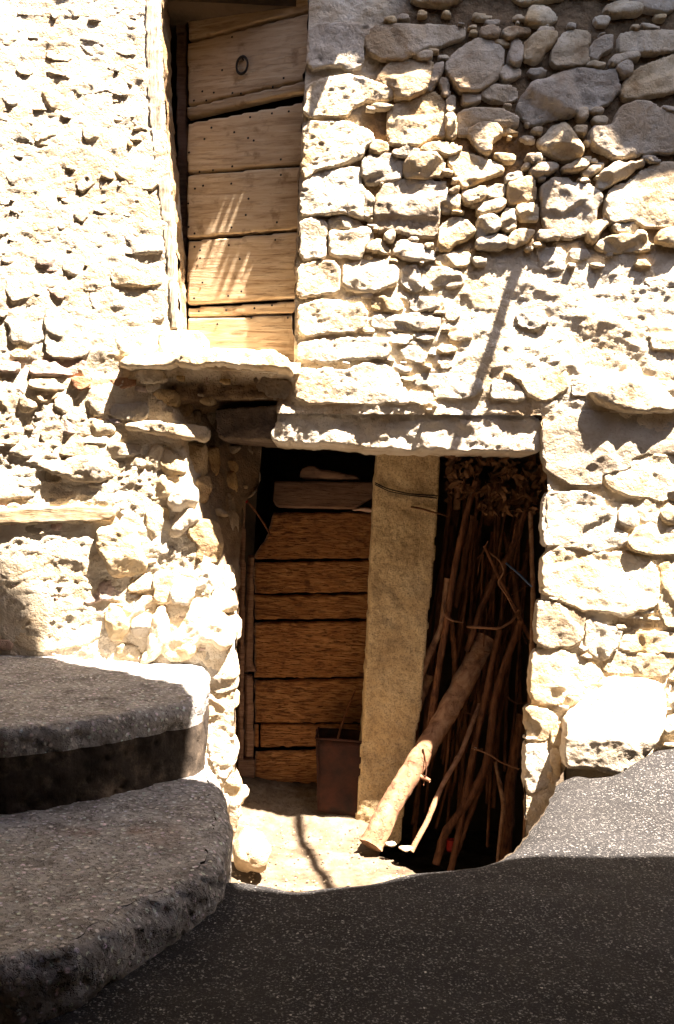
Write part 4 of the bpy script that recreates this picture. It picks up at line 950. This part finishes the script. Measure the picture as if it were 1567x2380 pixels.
s2 = [g2(-260, 2260, T2), g2(0, 2245, T2), g2(110, 2228, T2), g2(205, 2200, T2), g2(330, 2118, T2), g2(430, 2068, T2), g2(495, 2030, T2), g2(530, 1990, T2), g2(541, 1930, T2), g2(536, 1870, T2), g2(516, 1815, T2), g2(490, 1775, T2), (-.60, -.3), (-.64, .08), (-3.2, .08), (-3.4, -2.9)]
step('concrete_step', s1, EYE+T1, EYE+T2-.05, 'upper concrete step with a rounded end and a dark face', rnd=.05)
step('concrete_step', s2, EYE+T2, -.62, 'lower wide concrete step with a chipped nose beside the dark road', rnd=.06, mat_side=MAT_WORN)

# ------------------------------------------------------------------ road
def road_z(x, y):
    return EYE-1.25 + .145*sstep(1.10, 1.65, x)*sstep(-1.0, 0, y) - .03*sstep(-1.6, -3, y) + .012*x
edge = [(1700, 1690), (1540, 1724), (1430, 1772), (1330, 1786), (1296, 1800), (1276, 1850), (1240, 1900), (1195, 1958), (1150, 1985), (1060, 2000), (980, 2008), (900, 2022), (820, 2036), (740, 2042), (660, 2044), (600, 2036), (560, 2030), (530, 2028)]
eg = []
for u, v in edge:
    z = EYE-1.25
    for _ in range(6): p = G(u, v, z); z = float(road_z(p[0], p[1]))
    eg.append((p[0], min(p[1], .12)))
ro = np.array([(4.5, .12)] + eg + [(-1.0, eg[-1][1]-.05), (-1.6, -.3), (-4, -.3), (-4.5, -9), (4.5, -9)])
ro_s = resample(np.vstack([chaikin(ro, 1)]), .02)
res = .022
gx, gy = np.meshgrid(np.arange(-4.4, 4.4, res*1.2), np.arange(-6.2, .12, res*1.2), indexing='ij')
p = np.c_[gx.ravel(), gy.ravel()]
jq = ro_s + np.c_[fbm(np.c_[ro_s, ro_s[:, 0]*0], 9, 3), fbm(np.c_[ro_s, ro_s[:, 0]*0+5], 9, 3)]*.012
sub = jq[::2]
d, near = poly_sd(p, sub); ins = d > 0; idx = np.arange(gx.size).reshape(gx.shape)
cells = np.stack([idx[:-1, :-1], idx[1:, :-1], idx[1:, 1:], idx[:-1, 1:]], -1).reshape(-1, 4); cells = cells[ins[cells].any(1)]
p2 = np.where(ins[:, None], p, near)
q3 = np.c_[p2, np.zeros(len(p2))]
zz = road_z(p2[:, 0], p2[:, 1]) + .010*fbm(q3, 3, 4, .5) - .045*np.exp(-np.clip(d, 0, 1)/.05)
used = np.unique(cells); rem = np.full(len(p), -1); rem[used] = np.arange(len(used))
V = np.c_[p2, zz][used]; F = rem[cells]
struct(mk('road', V, F, MAT_ROAD, center=False))
# the cut face of the ground round the pit
eq = resample(np.array([(1.3, .12)]+eg[4:]+[(-1.0, eg[-1][1]-.05)]), .02, closed=False)
eq = eq + np.c_[fbm(np.c_[eq, eq[:, 0]*0], 9, 3), fbm(np.c_[eq, eq[:, 0]*0+5], 9, 3)]*.012
hs = np.linspace(0, 1, 24); V = []
for x, y in eq:
    zt = float(road_z(x, y))-.04
    for t in hs: V.append((x, y, zt*(1-t)+(-1.2)*t))
V = np.array(V); V[:, 1] += .02*fbm(V, 7, 4)*np.tile(np.clip(hs*6, 0, 1), len(eq)); V[:, 0] += .02*fbm(V+4, 7, 4)*np.tile(np.clip(hs*6, 0, 1), len(eq))
F = np.array([(i*24+j, (i+1)*24+j, (i+1)*24+j+1, i*24+j+1) for i in range(len(eq)-1) for j in range(23)])
struct(mk('ground_edge', V, F, MAT_EARTH, center=False))
struct(boxm('ground', (-60, -60, -1.7), (60, 60, -1.3), MAT_EARTH))
struct(boxm('side_road', (4.4, -40, -.4), (40, .3, -.02), MAT_ROAD)); struct(boxm('side_road', (-40, -40, -.4), (-4.4, .3, -.02), MAT_ROAD)); struct(boxm('side_road', (-4.4, -40, -.4), (4.4, -6.15, -.035), MAT_ROAD))

# ------------------------------------------------------------------ what stands out of frame: the rest of the house, its eave, the house across the lane, added shade casters
boxm('upper_wall', (-6, .0, 3.98), (6, .6, 5.6), MAT_MORTAR, wr)
boxm('side_wall', (2.13, .0, -.6), (6, .6, 3.98), MAT_MORTAR, wr)
boxm('side_wall', (-6, .0, -.6), (-2.08, .6, 3.98), MAT_MORTAR, wl)
def shade(p, z): p = np.array(p); t = (z-p[2])/SUN[2]; return p + SUN*t
# opposite house: unseen slab added over the lane, its edge shaped to shade steps and road
ZH = EYE+3.3
sh = []
for u, v in [(-200, 1180)]: sh.append(shade(P(u, v, 0), ZH))
for u, v in [(0, 1385), (45, 1440), (92, 1530)]: sh.append(shade(P(u, v, 0), ZH))
for u, v in [(300, 1565), (425, 1592)]: sh.append(shade(G(u, v, EYE+T1), ZH))
sh.append(shade(G(470, 1640, EYE+T1), ZH))
sh.append(shade(np.array([-.34, -1.15, EYE+T2-.02]), ZH))
for u, v in [(560, 2070), (760, 2075), (1000, 2040), (1230, 2000), (1567, 2006), (2300, 2040)]: sh.append(shade(G(u, v, EYE-1.25), ZH))
sh = np.array(sh)[:, :2]
out = np.vstack([[(-7, sh[0][1])], sh, [(7, sh[-1][1])], [(7, -7)], [(-7, -7)]])
oh = thing('house', 'ochre house across the lane with an unseen slab added overhead to shade the lane', 'house', (0, -6.6, 0))
n = len(out); V = [(x, y, ZH) for x, y in out]+[(x, y, ZH+.14) for x, y in out]
mk('shade_slab', V, [tuple(range(n))[::-1], tuple(range(n, 2*n))]+[(i, (i+1) % n, n+(i+1) % n, n+i) for i in range(n)], MAT_STUCCO, oh, smooth=False)
boxm('wall', (-7, -7.0, -.3), (7, -6.4, ZH), MAT_STUCCO, oh)
for sx, lab in ((-1, 'unseen ochre house added on the left to block sky light'), (1, 'unseen ochre house added on the right to block sky light')):
    nb = thing('house', lab, 'house', (sx*7.5, -3.2, 0))  # end houses added out of view to keep low sky light out
    boxm('wall', (min(sx*5.2, sx*9), -6.35, -.3), (max(sx*5.2, sx*9), -.02, 8.0), MAT_STUCCO, nb)  # wall of the added end house
    boxm('added_roof', (min(sx*5.0, sx*9.2), -6.39, 8.0), (max(sx*5.0, sx*9.2), .05, 8.2), MAT_TILE, nb)
# eave over the right part of the wall
ev = thing('roof_eave', 'tiled eave above the right part of the stone wall, with an added shade piece over the door', 'eave', (1.5, -.2, EYE+3.2))
ZE = EYE+3.35
edge_px = [(742, 60), (746, 168), (800, 172), (860, 195), (912, 212), (960, 222), (1010, 262), (1050, 290), (1112, 312), (1180, 300), (1240, 330), (1262, 372), (1310, 392), (1345, 350), (1400, 338), (1450, 355), (1510, 362), (1570, 358), (1900, 372), (2300, 360)]
ee = np.array([shade(P(u, v, -.02 if u > 1100 else 0), ZE) for u, v in edge_px])[:, :2]
ot = np.vstack([[(ee[0][0], .3)], ee, [(6, ee[-1][1])], [(6, .3)]]); n = len(ot)
V = [(x, y, ZE) for x, y in ot]+[(x, y, ZE+.05) for x, y in ot]
mk('eave_shade_boards', V, [tuple(range(n))[::-1], tuple(range(n, 2*n))]+[(i, (i+1) % n, n+(i+1) % n, n+i) for i in range(n)], MAT_BEAM, ev, smooth=False)
tv = [(-.72, .3), (-.70, -.02), (-.60, -.17), (-.48, -.21), (-.37, -.28), (-.28, -.30), (-.22, -.36), (-.135, -.39), (-.115, -.17), (-.095, -.20), (-.08, -.16), (-.055, -.23), (-.04, -.175), (-.01, -.23), (.005, -.18), (.04, -.27), (.055, -.24), (.09, -.30), (.10, -.25), (.14, -.31), (.17, -.27), (.24, -.33), (.25, .3)]  # added ragged piece, cut to throw shade on the upper door and post
n = len(tv); V = [(x, y, ZE-.002) for x, y in tv]+[(x, y, ZE+.048) for x, y in tv]
mk('eave_shade_boards', V, [tuple(range(n)), tuple(range(n, 2*n))]+[(i, (i+1) % n, n+(i+1) % n, n+i) for i in range(n)], MAT_BEAM, ev, smooth=False)
for k in range(24):
    x = ee[1][0]+.1+k*.19; y0 = float(np.interp(x, ee[:, 0], ee[:, 1]))
    tube('tile', [(x, y0+.02, ZE+.10), (x, .3, ZE+.22)], [.085, .075], MAT_TILE, ev, sides=12, noise=.02, step=.2)
# lintel over the upper door keeps its boards in shade
relief('door_head', W0.pix([(330, -380), (760, -380), (760, -215), (640, -222), (560, -218), (430, -225), (330, -220)]), wallplane(.006), MAT_BEAM, ud, depth=.012, back=.5, r=.01, low=.006, pit=.2, jag=.006, smooth_poly=0)
# bundle of cables strung from the wall over the lane
c0 = np.array([1.85, -.02, EYE+3.1]); A_ = P(1150, 780, 0); B_ = P(1070, 1010, 0)
nrm = np.cross(B_-A_, SUN); 
def onplane(y, z):
    x = A_[0] - ((y-A_[1])*nrm[1] + (z-A_[2])*nrm[2])/nrm[0]; return np.array([x, y, z])
tag(tube('cable', [onplane(-.01, EYE+3.0), onplane(-1.2, EYE+2.95), onplane(sh[-4][1]-.3, EYE+3.4)], .030, MAT_CABLE, sides=8, noise=.1), 'black bundle of cables strung across the lane overhead', 'cable')
